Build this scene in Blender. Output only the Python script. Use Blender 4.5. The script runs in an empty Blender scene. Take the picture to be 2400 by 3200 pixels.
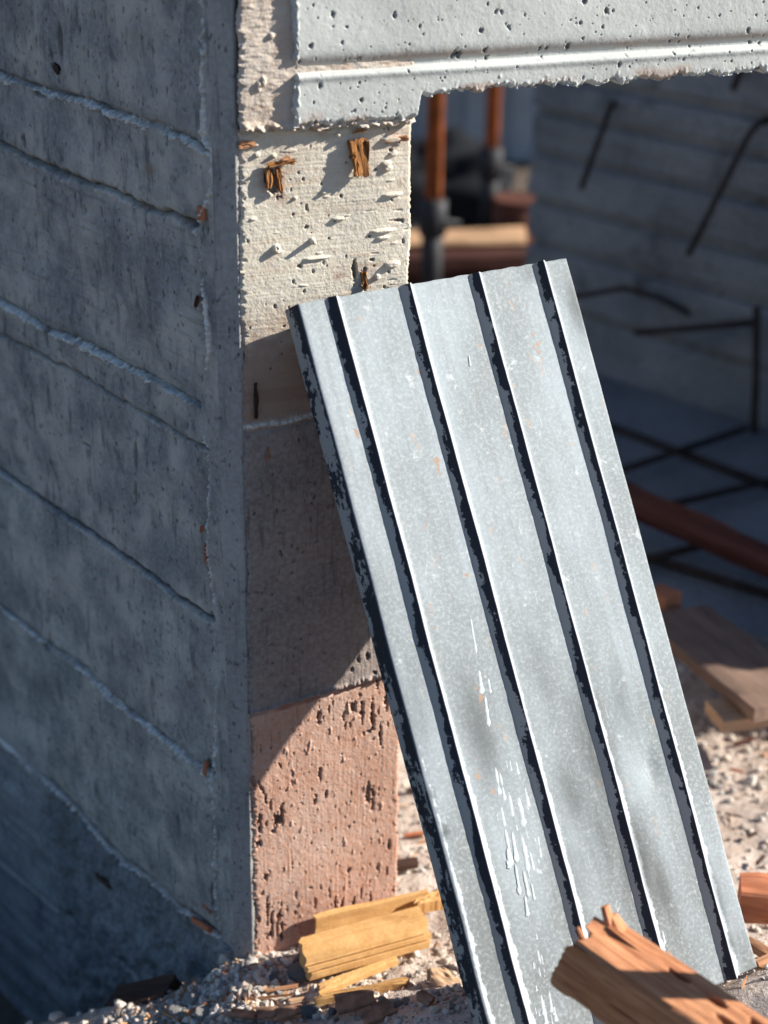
import bpy, bmesh, math, random
import numpy as np
from math import sin, cos, tan, radians, pi, sqrt
from mathutils import Vector, Matrix

random.seed(11)
scene = bpy.context.scene
COL = scene.collection

# ------------------------------------------------------------------ camera
CAM_H = 1.46443
PITCH, ROLL = radians(24.5), radians(-0.85)
FPX, CX, CY = 5500.0, 1200.0, 1600.0          # lens in pixels of a 2400 x 3200 frame
_fw = np.array([0, cos(PITCH), -sin(PITCH)])
_rt = np.array([1.0, 0, 0])
_up = np.cross(_rt, _fw)
RT = cos(ROLL) * _rt - sin(ROLL) * _up
UP = sin(ROLL) * _rt + cos(ROLL) * _up
FW = _fw
CAMP = np.array([0, 0, CAM_H])
cam = bpy.data.cameras.new('camera')
camo = bpy.data.objects.new('camera', cam)
COL.objects.link(camo)
M = Matrix(((RT[0], UP[0], -FW[0], 0), (RT[1], UP[1], -FW[1], 0), (RT[2], UP[2], -FW[2], CAM_H), (0, 0, 0, 1)))
camo.matrix_world = M
cam.sensor_fit = 'VERTICAL'
cam.sensor_height = 36.0
cam.sensor_width = 27.0
cam.lens = FPX / 3200 * 36.0
cam.clip_start = 0.05
cam.clip_end = 500
cam.dof.use_dof = True
cam.dof.focus_distance = 1.98
cam.dof.aperture_fstop = 2.9
scene.camera = camo

# ------------------------------------------------------------------ sky and sun
SUN = 2.9 * np.array([sin(radians(68)), cos(radians(68)), 0]) + np.array([cos(radians(68)), -sin(radians(68)), 0]) + np.array([0, 0, 1.68]); SUN /= np.linalg.norm(SUN)
world = bpy.data.worlds.new('World')
scene.world = world
world.use_nodes = True
wn = world.node_tree
for n in list(wn.nodes): wn.nodes.remove(n)
wo = wn.nodes.new('ShaderNodeOutputWorld'); bg = wn.nodes.new('ShaderNodeBackground'); sky = wn.nodes.new('ShaderNodeTexSky')
sky.sky_type = 'NISHITA'; sky.sun_disc = False
sky.sun_elevation = math.asin(SUN[2]); sky.sun_rotation = math.atan2(SUN[0], SUN[1])
sky.air_density = 1.0; sky.dust_density = 0.2; sky.ozone_density = 5.0
bg.inputs['Strength'].default_value = 0.062
wn.links.new(sky.outputs[0], bg.inputs[0]); wn.links.new(bg.outputs[0], wo.inputs[0])
sl = bpy.data.lights.new('sun', 'SUN'); sl.energy = 5.0; sl.angle = radians(0.5); sl.color = (1.0, 0.94, 0.84)
so = bpy.data.objects.new('sun', sl); COL.objects.link(so)
so.rotation_euler = Vector(SUN).to_track_quat('Z', 'Y').to_euler()
so.location = (3, 0, 4)
scene.view_settings.view_transform = 'Standard'
scene.view_settings.look = 'None'
scene.view_settings.gamma = 1.0
scene.view_settings.use_curve_mapping = False
scene.view_settings.exposure = 0.95

# ------------------------------------------------------------------ frames of the place
def ray(px, py): return FW + RT * (px - CX) / FPX - UP * (py - CY) / FPX
def hit(px, py, p0, n):
    d = ray(px, py); return CAMP + d * (((p0 - CAMP) @ n) / (d @ n))
def G(px, py, z=0.0): return hit(px, py, np.array([0, 0, z]), np.array([0, 0, 1.0]))
A = np.array([-0.15707, 1.81896, 0.0])                      # foot of the pier's front corner
def azv(deg): return np.array([sin(radians(deg)), cos(radians(deg)), 0.0])
UF = azv(68); NF = np.array([UF[1], -UF[0], 0.0])            # front face: along, outward
UL = azv(-41); NL = np.array([-UL[1], UL[0], 0.0]); NL = NL if NL @ (CAMP - A) > 0 else -NL
CH = 0.0177
B = A - CH * (UF - UL)                                       # far edge of the chamfer
ZUP = np.array([0, 0, 1.0])
def Fuz(px, py, off=0.0):
    P = hit(px, py, A + NF * off, NF); return (P - A) @ UF, P[2]
def Lsz(px, py):
    P = hit(px, py, B, NL); return (P - B) @ UL, P[2]
def FP(u, z, n=0.0): return A + UF * u + NF * n + ZUP * z
def LP(s, z, n=0.0): return B + UL * s + NL * n + ZUP * z
def sstep(a, b, x):
    t = np.clip((np.asarray(x, float) - a) / (b - a), 0, 1); return t * t * (3 - 2 * t)

_noise_cache = {}
def gnoise(ny, nx, ly, lx, seed):
    """smooth random field, unit variance, correlation lengths in cells"""
    r = np.random.RandomState(seed)
    f = np.fft.rfft2(r.standard_normal((ny, nx)))
    ky = np.fft.fftfreq(ny)[:, None]; kx = np.fft.rfftfreq(nx)[None, :]
    f *= np.exp(-2 * (pi ** 2) * ((ky * ly) ** 2 + (kx * lx) ** 2) * 0.5)
    o = np.fft.irfft2(f, s=(ny, nx)); o -= o.mean()
    return o / (o.std() + 1e-9)
_rg = np.random.RandomState(5)
_lat = _rg.rand(64, 64)
def vnoise(x, y, sc, seed=0):
    """value noise on a lattice, for the ground"""
    x = np.asarray(x) / sc + seed * 7.31; y = np.asarray(y) / sc + seed * 3.17
    xi = np.floor(x).astype(int); yi = np.floor(y).astype(int); fx = x - xi; fy = y - yi
    fx = fx * fx * (3 - 2 * fx); fy = fy * fy * (3 - 2 * fy)
    g = lambda a, b: _lat[a % 64, b % 64]
    return (g(xi, yi) * (1 - fx) * (1 - fy) + g(xi + 1, yi) * fx * (1 - fy) + g(xi, yi + 1) * (1 - fx) * fy + g(xi + 1, yi + 1) * fx * fy) * 2 - 1

def ground_z(x, y, fine=True):
    x = np.asarray(x, float); y = np.asarray(y, float)
    h = 0.125 * sstep(1.84, 1.56, y) * sstep(-0.16, 0.12, x) * sstep(0.75, 1.1, y)
    h = h + 0.05 * sstep(0.30, 0.50, x) * sstep(2.0, 1.75, y) * sstep(1.2, 1.5, y)
    d = np.clip(-x - 0.165, 0, None)
    h = h - 0.20 * (1 - np.exp(-d * 0.55 / 0.20)) * sstep(5.5, 4.0, y)
    h = h - 0.36 * sstep(1.815, 1.90, y) * sstep(-0.185, -0.26, x) * sstep(5.5, 4.0, y)
    if fine:
        h = h + 0.006 * vnoise(x, y, 0.08, 1) + 0.003 * vnoise(x, y, 0.027, 2) + 0.0015 * vnoise(x, y, 0.011, 3)
    return h

# ------------------------------------------------------------------ mesh helpers
def link(name, me, mat=None, parent=None, loc=None, smooth=False):
    o = bpy.data.objects.new(name, me); COL.objects.link(o)
    if mat is not None:
        if not me.materials: me.materials.append(mat)
    if parent is not None: o.parent = parent
    if loc is not None: o.location = loc
    if smooth and len(me.polygons): me.polygons.foreach_set('use_smooth', [True] * len(me.polygons))
    return o
def tag(o, label, cat, group=None):
    o['label'] = label; o['category'] = cat
    if group: o['group'] = group
    return o
def thing(name, label, cat, loc=(0, 0, 0), group=None):
    o = bpy.data.objects.new(name, None); COL.objects.link(o); o.location = loc
    o.empty_display_size = 0.05
    return tag(o, label, cat, group)
def fast_mesh(name, V, F4, attrs=None, smooth=True):
    V = np.asarray(V, np.float32); F4 = np.asarray(F4, np.int32)
    me = bpy.data.meshes.new(name)
    me.vertices.add(len(V)); me.vertices.foreach_set('co', V.ravel())
    k = F4.shape[1]
    me.loops.add(F4.size); me.loops.foreach_set('vertex_index', F4.ravel())
    me.polygons.add(len(F4))
    me.polygons.foreach_set('loop_start', np.arange(0, F4.size, k, dtype=np.int32))
    try: me.polygons.foreach_set('loop_total', np.full(len(F4), k, np.int32))
    except Exception: pass
    me.polygons.foreach_set('use_smooth', np.full(len(F4), smooth))
    me.update(calc_edges=True)
    for a, arr in (attrs or {}).items():
        at = me.attributes.new(a, 'FLOAT', 'POINT'); at.data.foreach_set('value', np.asarray(arr, np.float32).ravel())
    return me
def grid_faces(ny, nx):
    i = np.arange(ny * nx).reshape(ny, nx)
    return np.stack([i[:-1, :-1], i[:-1, 1:], i[1:, 1:], i[1:, :-1]], -1)      # (ny-1, nx-1, 4)
def compact(V, F, attrs):
    used, inv = np.unique(F, return_inverse=True)
    return V[used], inv.reshape(F.shape), {k: a[used] for k, a in attrs.items()}
def box_bm(bm, c, s, R=None):
    vs = []
    for x in (-1, 1):
        for y in (-1, 1):
            for z in (-1, 1):
                p = Vector((x * s[0] / 2, y * s[1] / 2, z * s[2] / 2))
                if R is not None: p = R @ p
                vs.append(bm.verts.new(p + Vector(c)))
    q = lambda a, b, d, e: bm.faces.new((vs[a], vs[b], vs[d], vs[e]))
    q(0, 1, 3, 2); q(4, 6, 7, 5); q(0, 4, 5, 1); q(2, 3, 7, 6); q(0, 2, 6, 4); q(1, 5, 7, 3)
    return vs
def bm_obj(name, bm, mat, parent=None, loc=None, smooth=False):
    me = bpy.data.meshes.new(name)
    bmesh.ops.recalc_face_normals(bm, faces=bm.faces)
    bm.to_mesh(me); bm.free()
    return link(name, me, mat, parent, loc, smooth)
def tube_mesh(name, pts, radii, seg=12, caps=True):
    pts = [np.asarray(p, float) for p in pts]
    if np.isscalar(radii): radii = [radii] * len(pts)
    V = []; F = []
    t0 = None
    for i, p in enumerate(pts):
        t = pts[min(i + 1, len(pts) - 1)] - pts[max(i - 1, 0)]; t = t / np.linalg.norm(t)
        if t0 is None:
            a = np.cross(t, [0, 0, 1.0])
            if np.linalg.norm(a) < 0.1: a = np.cross(t, [1.0, 0, 0])
            a /= np.linalg.norm(a)
        else:
            a = a - t * (a @ t); a /= np.linalg.norm(a)
        b = np.cross(t, a); t0 = t
        for k in range(seg):
            an = 2 * pi * k / seg; V.append(p + radii[i] * (cos(an) * a + sin(an) * b))
    for i in range(len(pts) - 1):
        for k in range(seg):
            k2 = (k + 1) % seg
            F.append((i * seg + k, i * seg + k2, (i + 1) * seg + k2, (i + 1) * seg + k))
    if caps:
        F.append(tuple(range(seg))[::-1]); F.append(tuple((len(pts) - 1) * seg + k for k in range(seg)))
    me = bpy.data.meshes.new(name); me.from_pydata([tuple(v) for v in V], [], F); me.update()
    me.polygons.foreach_set('use_smooth', [len(f.vertices) == 4 for f in me.polygons])
    return me

# ------------------------------------------------------------------ materials
class NT:
    def __init__(s, name):
        s.m = bpy.data.materials.new(name); s.m.use_nodes = True; s.t = s.m.node_tree
        s.b = s.t.nodes['Principled BSDF']
        s.co = s.t.nodes.new('ShaderNodeTexCoord').outputs['Object']
    def n(s, typ, **kw):
        x = s.t.nodes.new(typ)
        for k, v in kw.items(): setattr(x, k, v)
        return x
    def l(s, a, b): s.t.links.new(a, b)
    def val(s, sock, v):
        if hasattr(v, 'is_linked') or hasattr(v, 'links'): s.l(v, sock)
        else: sock.default_value = v
    def mapping(s, scale=(1, 1, 1), rot=(0, 0, 0), src=None):
        m = s.n('ShaderNodeMapping'); m.inputs['Scale'].default_value = scale; m.inputs['Rotation'].default_value = rot
        s.l(src or s.co, m.inputs[0]); return m.outputs[0]
    def noise(s, scale, detail=4, rough=0.55, vec=None, dist=0.0):
        x = s.n('ShaderNodeTexNoise'); x.inputs['Scale'].default_value = scale; x.inputs['Detail'].default_value = detail
        x.inputs['Roughness'].default_value = rough; x.inputs['Distortion'].default_value = dist
        s.l(vec or s.co, x.inputs['Vector']); return x.outputs['Fac']
    def ramp(s, fac, a, b, lo=0.0, hi=1.0):
        x = s.n('ShaderNodeMapRange'); x.interpolation_type = 'SMOOTHSTEP'
        s.l(fac, x.inputs[0]); x.inputs[1].default_value = a; x.inputs[2].default_value = b; x.inputs[3].default_value = lo; x.inputs[4].default_value = hi
        return x.outputs[0]
    def mix(s, fac, a, b, mode='MIX'):
        x = s.n('ShaderNodeMix'); x.data_type = 'RGBA'; x.blend_type = mode
        s.val(x.inputs['Factor'], fac)
        for sock, v in ((x.inputs[6], a), (x.inputs[7], b)):
            if isinstance(v, tuple): sock.default_value = v if len(v) == 4 else (*v, 1)
            else: s.l(v, sock)
        return x.outputs[2]
    def math(s, op, a, b=None):
        x = s.n('ShaderNodeMath'); x.operation = op
        s.val(x.inputs[0], a)
        if b is not None: s.val(x.inputs[1], b)
        return x.outputs[0]
    def n_sep_y(s):
        x = s.n('ShaderNodeSeparateXYZ'); s.l(s.co, x.inputs[0]); return x.outputs[1]
    def attr(s, name):
        x = s.n('ShaderNodeAttribute'); x.attribute_name = name; return x.outputs['Fac']
    def bump(s, h, strength=0.4, dist=0.002):
        x = s.n('ShaderNodeBump'); x.inputs['Strength'].default_value = strength; x.inputs['Distance'].default_value = dist
        s.l(h, x.inputs['Height']); s.l(x.outputs[0], s.b.inputs['Normal'])
    def done(s, col, rough=0.85, spec=0.3, metal=0.0):
        s.val(s.b.inputs['Base Color'], col if not isinstance(col, tuple) else (*col, 1))
        s.val(s.b.inputs['Roughness'], rough); s.val(s.b.inputs['Metallic'], metal)
        s.b.inputs['Specular IOR Level'].default_value = spec
        return s.m

def mat_concrete(name, base, dark, stain, streak=(60, 60, 12), streak_rot=(0, 0, 0), streak_amt=0.5, warm=(0.36, 0.20, 0.12), patch=6.0, bump=0.5):
    t = NT(name)
    big = t.noise(patch, 5, 0.6)
    c = t.mix(t.ramp(big, 0.35, 0.68), dark, base)
    fine = t.noise(170, 3, 0.6)
    c = t.mix(t.ramp(fine, 0.3, 0.75, 0.0, 0.28), c, (0.62, 0.62, 0.60), 'MIX')
    st = t.noise(1.0, 4, 0.6, t.mapping(streak, streak_rot))
    c = t.mix(t.ramp(st, 0.54, 0.74, 0.0, streak_amt), c, stain)
    sp = t.noise(95, 2, 0.5)
    c = t.mix(t.ramp(sp, 0.64, 0.72, 0.0, 0.55), c, stain)
    c = t.mix(t.attr('warm'), c, warm)
    c = t.mix(t.attr('pit'), c, (0.085, 0.085, 0.085))
    c = t.mix(t.attr('crust'), c, t.mix(t.ramp(fine, 0.35, 0.7), (0.62, 0.60, 0.56), (0.88, 0.86, 0.82)))
    h = t.math('ADD', t.noise(420, 3, 0.65), t.math('MULTIPLY', t.noise(130, 3, 0.6), 1.6))
    t.bump(h, bump, 0.0012)
    return t.done(c, 0.9, 0.2)

def mat_wood(name, base, dark, grain=(5, 90, 90), crack=0.5, bump=0.6, rough=0.8):
    t = NT(name)
    v = t.mapping(grain)
    g = t.noise(1.0, 6, 0.65, v, 0.6)
    c = t.mix(t.ramp(g, 0.33, 0.66), dark, base)
    big = t.noise(11, 3, 0.55)
    c = t.mix(t.ramp(big, 0.35, 0.75, 0.0, 0.45), c, tuple(0.55 * x for x in base))
    cr = t.noise(1.0, 3, 0.5, t.mapping((grain[0] * 0.7, grain[1] * 1.6, grain[2] * 1.6)))
    cf = t.ramp(cr, 0.66, 0.72, 0.0, crack)
    c = t.mix(cf, c, tuple(0.12 * x for x in base))
    c = t.mix(t.attr('pit'), c, tuple(0.08 * x for x in base))
    h = t.math('SUBTRACT', g, cf)
    t.bump(h, bump, 0.002)
    return t.done(c, rough, 0.2)

def mat_flat(name, col, rough=0.8, var=0.35, scale=40, metal=0.0, bump=0.3):
    t = NT(name)
    n = t.noise(scale, 5, 0.6)
    c = t.mix(t.ramp(n, 0.3, 0.75), tuple(x * (1 - var) for x in col), tuple(min(1, x * (1 + var)) for x in col))
    t.bump(n, bump, 0.002)
    return t.done(c, rough, 0.3, metal)

MT = {}
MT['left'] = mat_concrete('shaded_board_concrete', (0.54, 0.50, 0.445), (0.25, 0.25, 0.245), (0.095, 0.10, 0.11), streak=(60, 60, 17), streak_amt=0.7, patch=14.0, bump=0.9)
MT['left_low'] = mat_concrete('shade_toned_concrete', (0.22, 0.235, 0.245), (0.12, 0.135, 0.15), (0.05, 0.06, 0.075), streak=(50, 50, 17), streak_amt=0.7, patch=12.0, bump=0.9)  # deep shade of the lowest left courses, put into their colour
MT['chamfer'] = mat_concrete('chamfer_concrete', (0.40, 0.39, 0.37), (0.26, 0.255, 0.25), (0.12, 0.12, 0.12), streak=(90, 90, 9), streak_amt=0.6)
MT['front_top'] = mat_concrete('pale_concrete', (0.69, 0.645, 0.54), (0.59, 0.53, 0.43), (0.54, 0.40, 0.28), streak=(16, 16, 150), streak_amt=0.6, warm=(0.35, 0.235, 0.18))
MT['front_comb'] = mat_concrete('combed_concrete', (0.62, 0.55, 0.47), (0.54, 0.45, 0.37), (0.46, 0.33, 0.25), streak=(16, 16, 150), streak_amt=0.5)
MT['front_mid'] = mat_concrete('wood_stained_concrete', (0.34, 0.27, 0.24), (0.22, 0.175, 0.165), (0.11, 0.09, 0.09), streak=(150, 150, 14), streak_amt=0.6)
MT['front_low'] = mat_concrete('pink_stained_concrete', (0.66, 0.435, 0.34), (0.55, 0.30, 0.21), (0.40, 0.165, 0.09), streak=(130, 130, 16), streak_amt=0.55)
MT['beam'] = mat_concrete('cast_concrete', (0.56, 0.585, 0.565), (0.48, 0.50, 0.485), (0.36, 0.33, 0.29), streak=(9, 9, 60), streak_amt=0.25, bump=0.22)
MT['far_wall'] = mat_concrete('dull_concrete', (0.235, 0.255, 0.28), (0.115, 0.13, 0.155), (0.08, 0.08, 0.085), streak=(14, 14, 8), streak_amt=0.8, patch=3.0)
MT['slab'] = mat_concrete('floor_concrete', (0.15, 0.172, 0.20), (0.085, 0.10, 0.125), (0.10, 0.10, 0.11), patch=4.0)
MT['timber'] = mat_wood('split_timber', (0.68, 0.32, 0.16), (0.40, 0.15, 0.07), (12, 110, 110), 0.95, 1.0)
MT['red_timber'] = mat_wood('red_timber', (0.16, 0.06, 0.045), (0.06, 0.024, 0.02), (5, 60, 60), 0.6)
MT['grey_board'] = mat_wood('weathered_board', (0.30, 0.20, 0.15), (0.17, 0.11, 0.085), (6, 60, 60), 0.4)
MT['pale_board'] = mat_wood('pale_board', (0.62, 0.42, 0.27), (0.48, 0.29, 0.17), (5, 50, 50), 0.2)
MT['orange_block'] = mat_wood('orange_wood', (0.62, 0.25, 0.13), (0.42, 0.14, 0.07), (9, 60, 60), 0.5)
MT['splinter'] = mat_wood('splinter_wood', (0.44, 0.20, 0.065), (0.13, 0.045, 0.018), (30, 320, 320), 0.8, 0.9)
MT['dark_wood'] = mat_wood('dark_wet_wood', (0.10, 0.055, 0.04), (0.04, 0.022, 0.018), (7, 70, 70), 0.5)
MT['chip'] = mat_wood('wood_chip', (0.55, 0.30, 0.17), (0.38, 0.17, 0.08), (12, 120, 120), 0.3)
MT['rebar'] = mat_flat('rusty_bar', (0.035, 0.026, 0.024), 0.8)
MT['prop_orange'] = mat_flat('rust_orange_paint', (0.42, 0.12, 0.04), 0.6, 0.35, 25)
MT['prop_dark'] = mat_flat('dark_sleeve', (0.03, 0.03, 0.035), 0.6)
MT['tarp'] = mat_flat('dark_tarp', (0.006, 0.008, 0.012), 0.9)
MT['stack'] = mat_wood('stack_wood', (0.085, 0.034, 0.026), (0.035, 0.014, 0.012), (5, 60, 60), 0.4)
MT['rail'] = mat_wood('rail_wood', (0.78, 0.50, 0.30), (0.62, 0.36, 0.20), (5, 50, 50), 0.1)
MT['rust_drum'] = mat_flat('rusted_steel', (0.12, 0.045, 0.03), 0.75, 0.5, 12)
MT['sheet'] = mat_flat('blue_grey_sheet', (0.30, 0.34, 0.38), 0.55, 0.12, 6)
MT['stone'] = mat_flat('grey_stone', (0.34, 0.33, 0.32), 0.9, 0.4, 60, bump=0.8)
MT['dark_stone'] = mat_flat('dark_stone', (0.16, 0.165, 0.17), 0.9, 0.4, 60, bump=0.8)
MT['brown_clod'] = mat_flat('brown_shard', (0.30, 0.17, 0.11), 0.9, 0.4, 70, bump=0.7)

def mat_yellow():
    t = NT('yellow_moulding')
    n = t.noise(38, 5, 0.6); f = t.noise(300, 3, 0.6)
    c = t.mix(t.ramp(n, 0.3, 0.7), (0.54, 0.285, 0.095), (0.66, 0.38, 0.15))
    c = t.mix(t.ramp(f, 0.35, 0.8, 0, 0.35), c, (0.80, 0.57, 0.30))
    c = t.mix(t.ramp(t.noise(14, 4, 0.7), 0.6, 0.72, 0, 0.5), c, (0.34, 0.17, 0.06))
    c = t.mix(t.ramp(t.noise(1.0, 4, 0.6, t.mapping((7, 140, 140))), 0.52, 0.72, 0, 0.5), c, (0.42, 0.22, 0.08))
    t.bump(t.math('ADD', f, t.noise(1.0, 4, 0.6, t.mapping((10, 160, 160)))), 0.22, 0.0012)
    return t.done(c, 0.75, 0.25)
MT['yellow'] = mat_yellow()

def mat_gravel():
    t = NT('gravel_mix'); r = t.attr('rnd')
    cr = t.n('ShaderNodeValToRGB'); t.l(r, cr.inputs[0])
    e = cr.color_ramp.elements; e[0].position = 0.0; e[0].color = (0.16, 0.15, 0.14, 1); e[1].position = 1.0; e[1].color = (0.72, 0.70, 0.66, 1)
    for p, col in ((0.2, (0.40, 0.34, 0.29, 1)), (0.45, (0.60, 0.54, 0.48, 1)), (0.72, (0.68, 0.56, 0.46, 1))):
        x = e.new(p); x.color = col
    n = t.noise(160, 4, 0.6)
    c = t.mix(t.ramp(n, 0.3, 0.7, 0, 0.45), cr.outputs[0], (0.30, 0.28, 0.26))
    t.bump(n, 0.6, 0.001)
    return t.done(c, 0.92, 0.15)
MT['gravel'] = mat_gravel()
def mat_shav():
    t = NT('shaving_mix'); r = t.attr('rnd')
    cr = t.n('ShaderNodeValToRGB'); t.l(r, cr.inputs[0])
    e = cr.color_ramp.elements; e[0].color = (0.20, 0.07, 0.035, 1); e[1].color = (0.70, 0.45, 0.26, 1)
    x = e.new(0.5); x.color = (0.52, 0.24, 0.11, 1)
    return t.done(cr.outputs[0], 0.8, 0.2)
MT['shaving'] = mat_shav()
def mat_ground():
    t = NT('dusty_ground')
    n = t.noise(9, 6, 0.65); f = t.noise(70, 5, 0.7); g = t.noise(260, 3, 0.6)
    c = t.mix(t.ramp(n, 0.35, 0.65), (0.46, 0.36, 0.30), (0.68, 0.58, 0.51))
    c = t.mix(t.ramp(f, 0.55, 0.68, 0, 0.8), c, (0.20, 0.115, 0.075))
    c = t.mix(t.ramp(g, 0.55, 0.7, 0, 0.55), c, (0.68, 0.64, 0.60))
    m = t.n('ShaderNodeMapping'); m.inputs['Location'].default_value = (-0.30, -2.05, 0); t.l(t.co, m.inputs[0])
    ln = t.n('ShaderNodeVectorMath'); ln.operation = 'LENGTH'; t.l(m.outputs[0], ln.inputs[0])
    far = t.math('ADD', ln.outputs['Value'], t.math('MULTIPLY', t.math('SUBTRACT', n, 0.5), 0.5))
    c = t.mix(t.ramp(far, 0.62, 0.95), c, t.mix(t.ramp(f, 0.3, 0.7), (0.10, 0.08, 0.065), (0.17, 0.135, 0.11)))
    t.bump(t.math('ADD', f, t.math('MULTIPLY', g, 0.5)), 0.9, 0.006)
    return t.done(c, 0.95, 0.1)
MT['ground'] = mat_ground()

def mat_panel():
    t = NT('cement_stained_steel')
    # object coords: x across, y along (downwards), z out
    big = t.noise(1.0, 4, 0.6, t.mapping((9, 4, 9)))
    c = t.mix(t.ramp(big, 0.32, 0.70), (0.185, 0.21, 0.222), (0.31, 0.355, 0.385))
    streak = t.noise(1.0, 5, 0.6, t.mapping((95, 3.2, 40)))
    c = t.mix(t.ramp(streak, 0.42, 0.72, 0, 0.5), c, (0.20, 0.21, 0.215))
    cloud = t.noise(1.0, 3, 0.5, t.mapping((11, 3.0, 9)), 0.8)
    low = t.ramp(t.math('ABSOLUTE', t.n_sep_y()), 0.30, 0.75)
    c = t.mix(t.math('MULTIPLY', t.ramp(cloud, 0.40, 0.60, 0, 0.85), low), c, (0.15, 0.165, 0.165))
    fine = t.noise(230, 4, 0.7)
    c = t.mix(t.ramp(fine, 0.42, 0.75, 0, 0.5), c, (0.46, 0.50, 0.525))
    scr = t.noise(1.0, 2, 0.5, t.mapping((500, 26, 100)))
    c = t.mix(t.ramp(scr, 0.70, 0.76, 0, 0.5), c, (0.55, 0.59, 0.61))
    blot = t.noise(34, 6, 0.75)
    c = t.mix(t.ramp(blot, 0.60, 0.67, 0, 0.55), c, (0.55, 0.58, 0.60))
    warm = t.noise(26, 6, 0.72, t.mapping((1.5, 0.8, 1)))
    c = t.mix(t.ramp(warm, 0.61, 0.70, 0, 0.65), c, (0.46, 0.32, 0.22))
    # white lime beside the ribs
    lim = t.math('ADD', t.attr('lime'), t.math('MULTIPLY', t.math('SUBTRACT', t.noise(60, 6, 0.75), 0.5), 1.5))
    limf = t.ramp(lim, 0.62, 0.74, 0, 0.85)
    c = t.mix(limf, c, (0.60, 0.66, 0.72))
    sm = t.math('MULTIPLY', t.attr('smudge'), t.ramp(t.noise(1.0, 5, 0.65, t.mapping((45, 12, 30))), 0.15, 0.55))
    c = t.mix(sm, c, (0.065, 0.072, 0.074))
    ru = t.ramp(t.math('ADD', t.attr('rusty'), t.math('MULTIPLY', t.math('SUBTRACT', t.noise(120, 6, 0.75), 0.5), 1.8)), 0.36, 0.55, 0, 0.75)
    c = t.mix(ru, c, (0.36, 0.20, 0.11))
    # left-hand sides of the ribs: dark steel with peeling grey cement
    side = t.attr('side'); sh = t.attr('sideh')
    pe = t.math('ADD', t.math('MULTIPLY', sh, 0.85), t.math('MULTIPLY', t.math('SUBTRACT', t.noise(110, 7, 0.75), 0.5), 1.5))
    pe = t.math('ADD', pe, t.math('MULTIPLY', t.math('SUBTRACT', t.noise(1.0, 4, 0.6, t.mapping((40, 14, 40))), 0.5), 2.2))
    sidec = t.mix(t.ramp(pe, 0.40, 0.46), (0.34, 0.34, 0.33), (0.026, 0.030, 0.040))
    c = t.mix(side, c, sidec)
    c = t.mix(t.attr('ridge'), c, (0.56, 0.57, 0.61))
    h = t.math('ADD', fine, t.math('MULTIPLY', blot, 1.5))
    t.bump(h, 0.22, 0.001)
    ro = t.ramp(big, 0.3, 0.7, 0.62, 0.8)
    return t.done(c, ro, 0.25, 0.0)
MT['panel'] = mat_panel()
t_ = NT('cement_drip'); MT['drip'] = t_.done(t_.mix(t_.noise(200, 3), (0.34, 0.38, 0.40), (0.58, 0.62, 0.64)), 0.8, 0.2)

# ------------------------------------------------------------------ ground
def axis(lo, hi, step, far):
    a = list(np.arange(lo, hi, step)); s = step; x = lo; left = []
    while x > -far: s *= 1.22; x -= s; left.append(x)
    s = step; x = a[-1]; right = []
    while x < far: s *= 1.22; x += s; right.append(x)
    return np.array(left[::-1] + a + right)
gx = axis(-0.62, 0.80, 0.006, 70); gy = axis(1.40, 2.75, 0.006, 70)
GX, GY = np.meshgrid(gx, gy)
GZ = ground_z(GX, GY)
V = np.stack([GX, GY, GZ], -1).reshape(-1, 3)
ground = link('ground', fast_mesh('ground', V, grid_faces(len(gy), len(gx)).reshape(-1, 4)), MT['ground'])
ground['kind'] = 'structure'

# ------------------------------------------------------------------ the pier
pier = thing('concrete_pier', 'board-marked concrete wall end with chamfered corner, half in shade, under the beam', 'wall', tuple(A))
def to_local(V): return V - A

def pits(H, pit, xs, zs, lst, N=None, jag=0.0):
    """carve bug holes: (x, z, rx, rz, depth)"""
    for (x, z, rx, rz, d) in lst:
        i0, i1 = np.searchsorted(xs, x - 1.6 * rx), np.searchsorted(xs, x + 1.6 * rx)
        j0, j1 = np.searchsorted(zs, z - 1.6 * rz), np.searchsorted(zs, z + 1.6 * rz)
        if i1 <= i0 or j1 <= j0: continue
        r = np.sqrt(((xs[None, i0:i1] - x) / rx) ** 2 + ((zs[j0:j1, None] - z) / rz) ** 2)
        if N is not None and d > 0: r = r + jag * N[j0:j1, i0:i1]
        k = 1 - sstep(0.65, 1.15, r)
        H[j0:j1, i0:i1] -= d * k
        if d > 0: pit[j0:j1, i0:i1] = np.maximum(pit[j0:j1, i0:i1], 0.75 * k)

# ---- front face
du = 0.00088
us = np.arange(0, 0.1955, du); zs = np.arange(-0.07, 1.26, du)
nu, nz = len(us), len(zs)
UU, ZZ = np.meshgrid(us, zs)
wob = 0.0018 * gnoise(nz, nu, 4, 9, 21)
J1 = 1.0665 - 0.02 * UU + 0.0012 * gnoise(nz, nu, 3, 4, 22)
J2 = 0.7345 + 0.05 * UU + 0.5 * wob
J3 = 0.3655 + 0.11 * UU + 0.6 * wob
H = np.zeros((nz, nu)); pit = np.zeros((nz, nu)); crust = np.zeros((nz, nu)); warm = np.zeros((nz, nu))
cid = np.where(ZZ > J1, 0, np.where(ZZ > J2, 1, np.where(ZZ > J3, 2, 3)))
iso = gnoise(nz, nu, 1.4, 1.4, 30)
iso2 = gnoise(nz, nu, 5, 5, 31)
iso3 = gnoise(nz, nu, 40, 40, 32)
H += 0.00006 * iso + 0.00005 * iso2 + 0.0006 * iso3
m0, m1, m2, m3 = [(cid == k).astype(float) for k in range(4)]
comb = gnoise(nz, nu, 1.5, 4.5, 33)
H += m0 * (0.0070 + 0.00022 * comb + 0.00016 * iso2)
hg = gnoise(nz, nu, 1.1, 26, 34)
scar = gnoise(nz, nu, 1.6, 9, 35)
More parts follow.
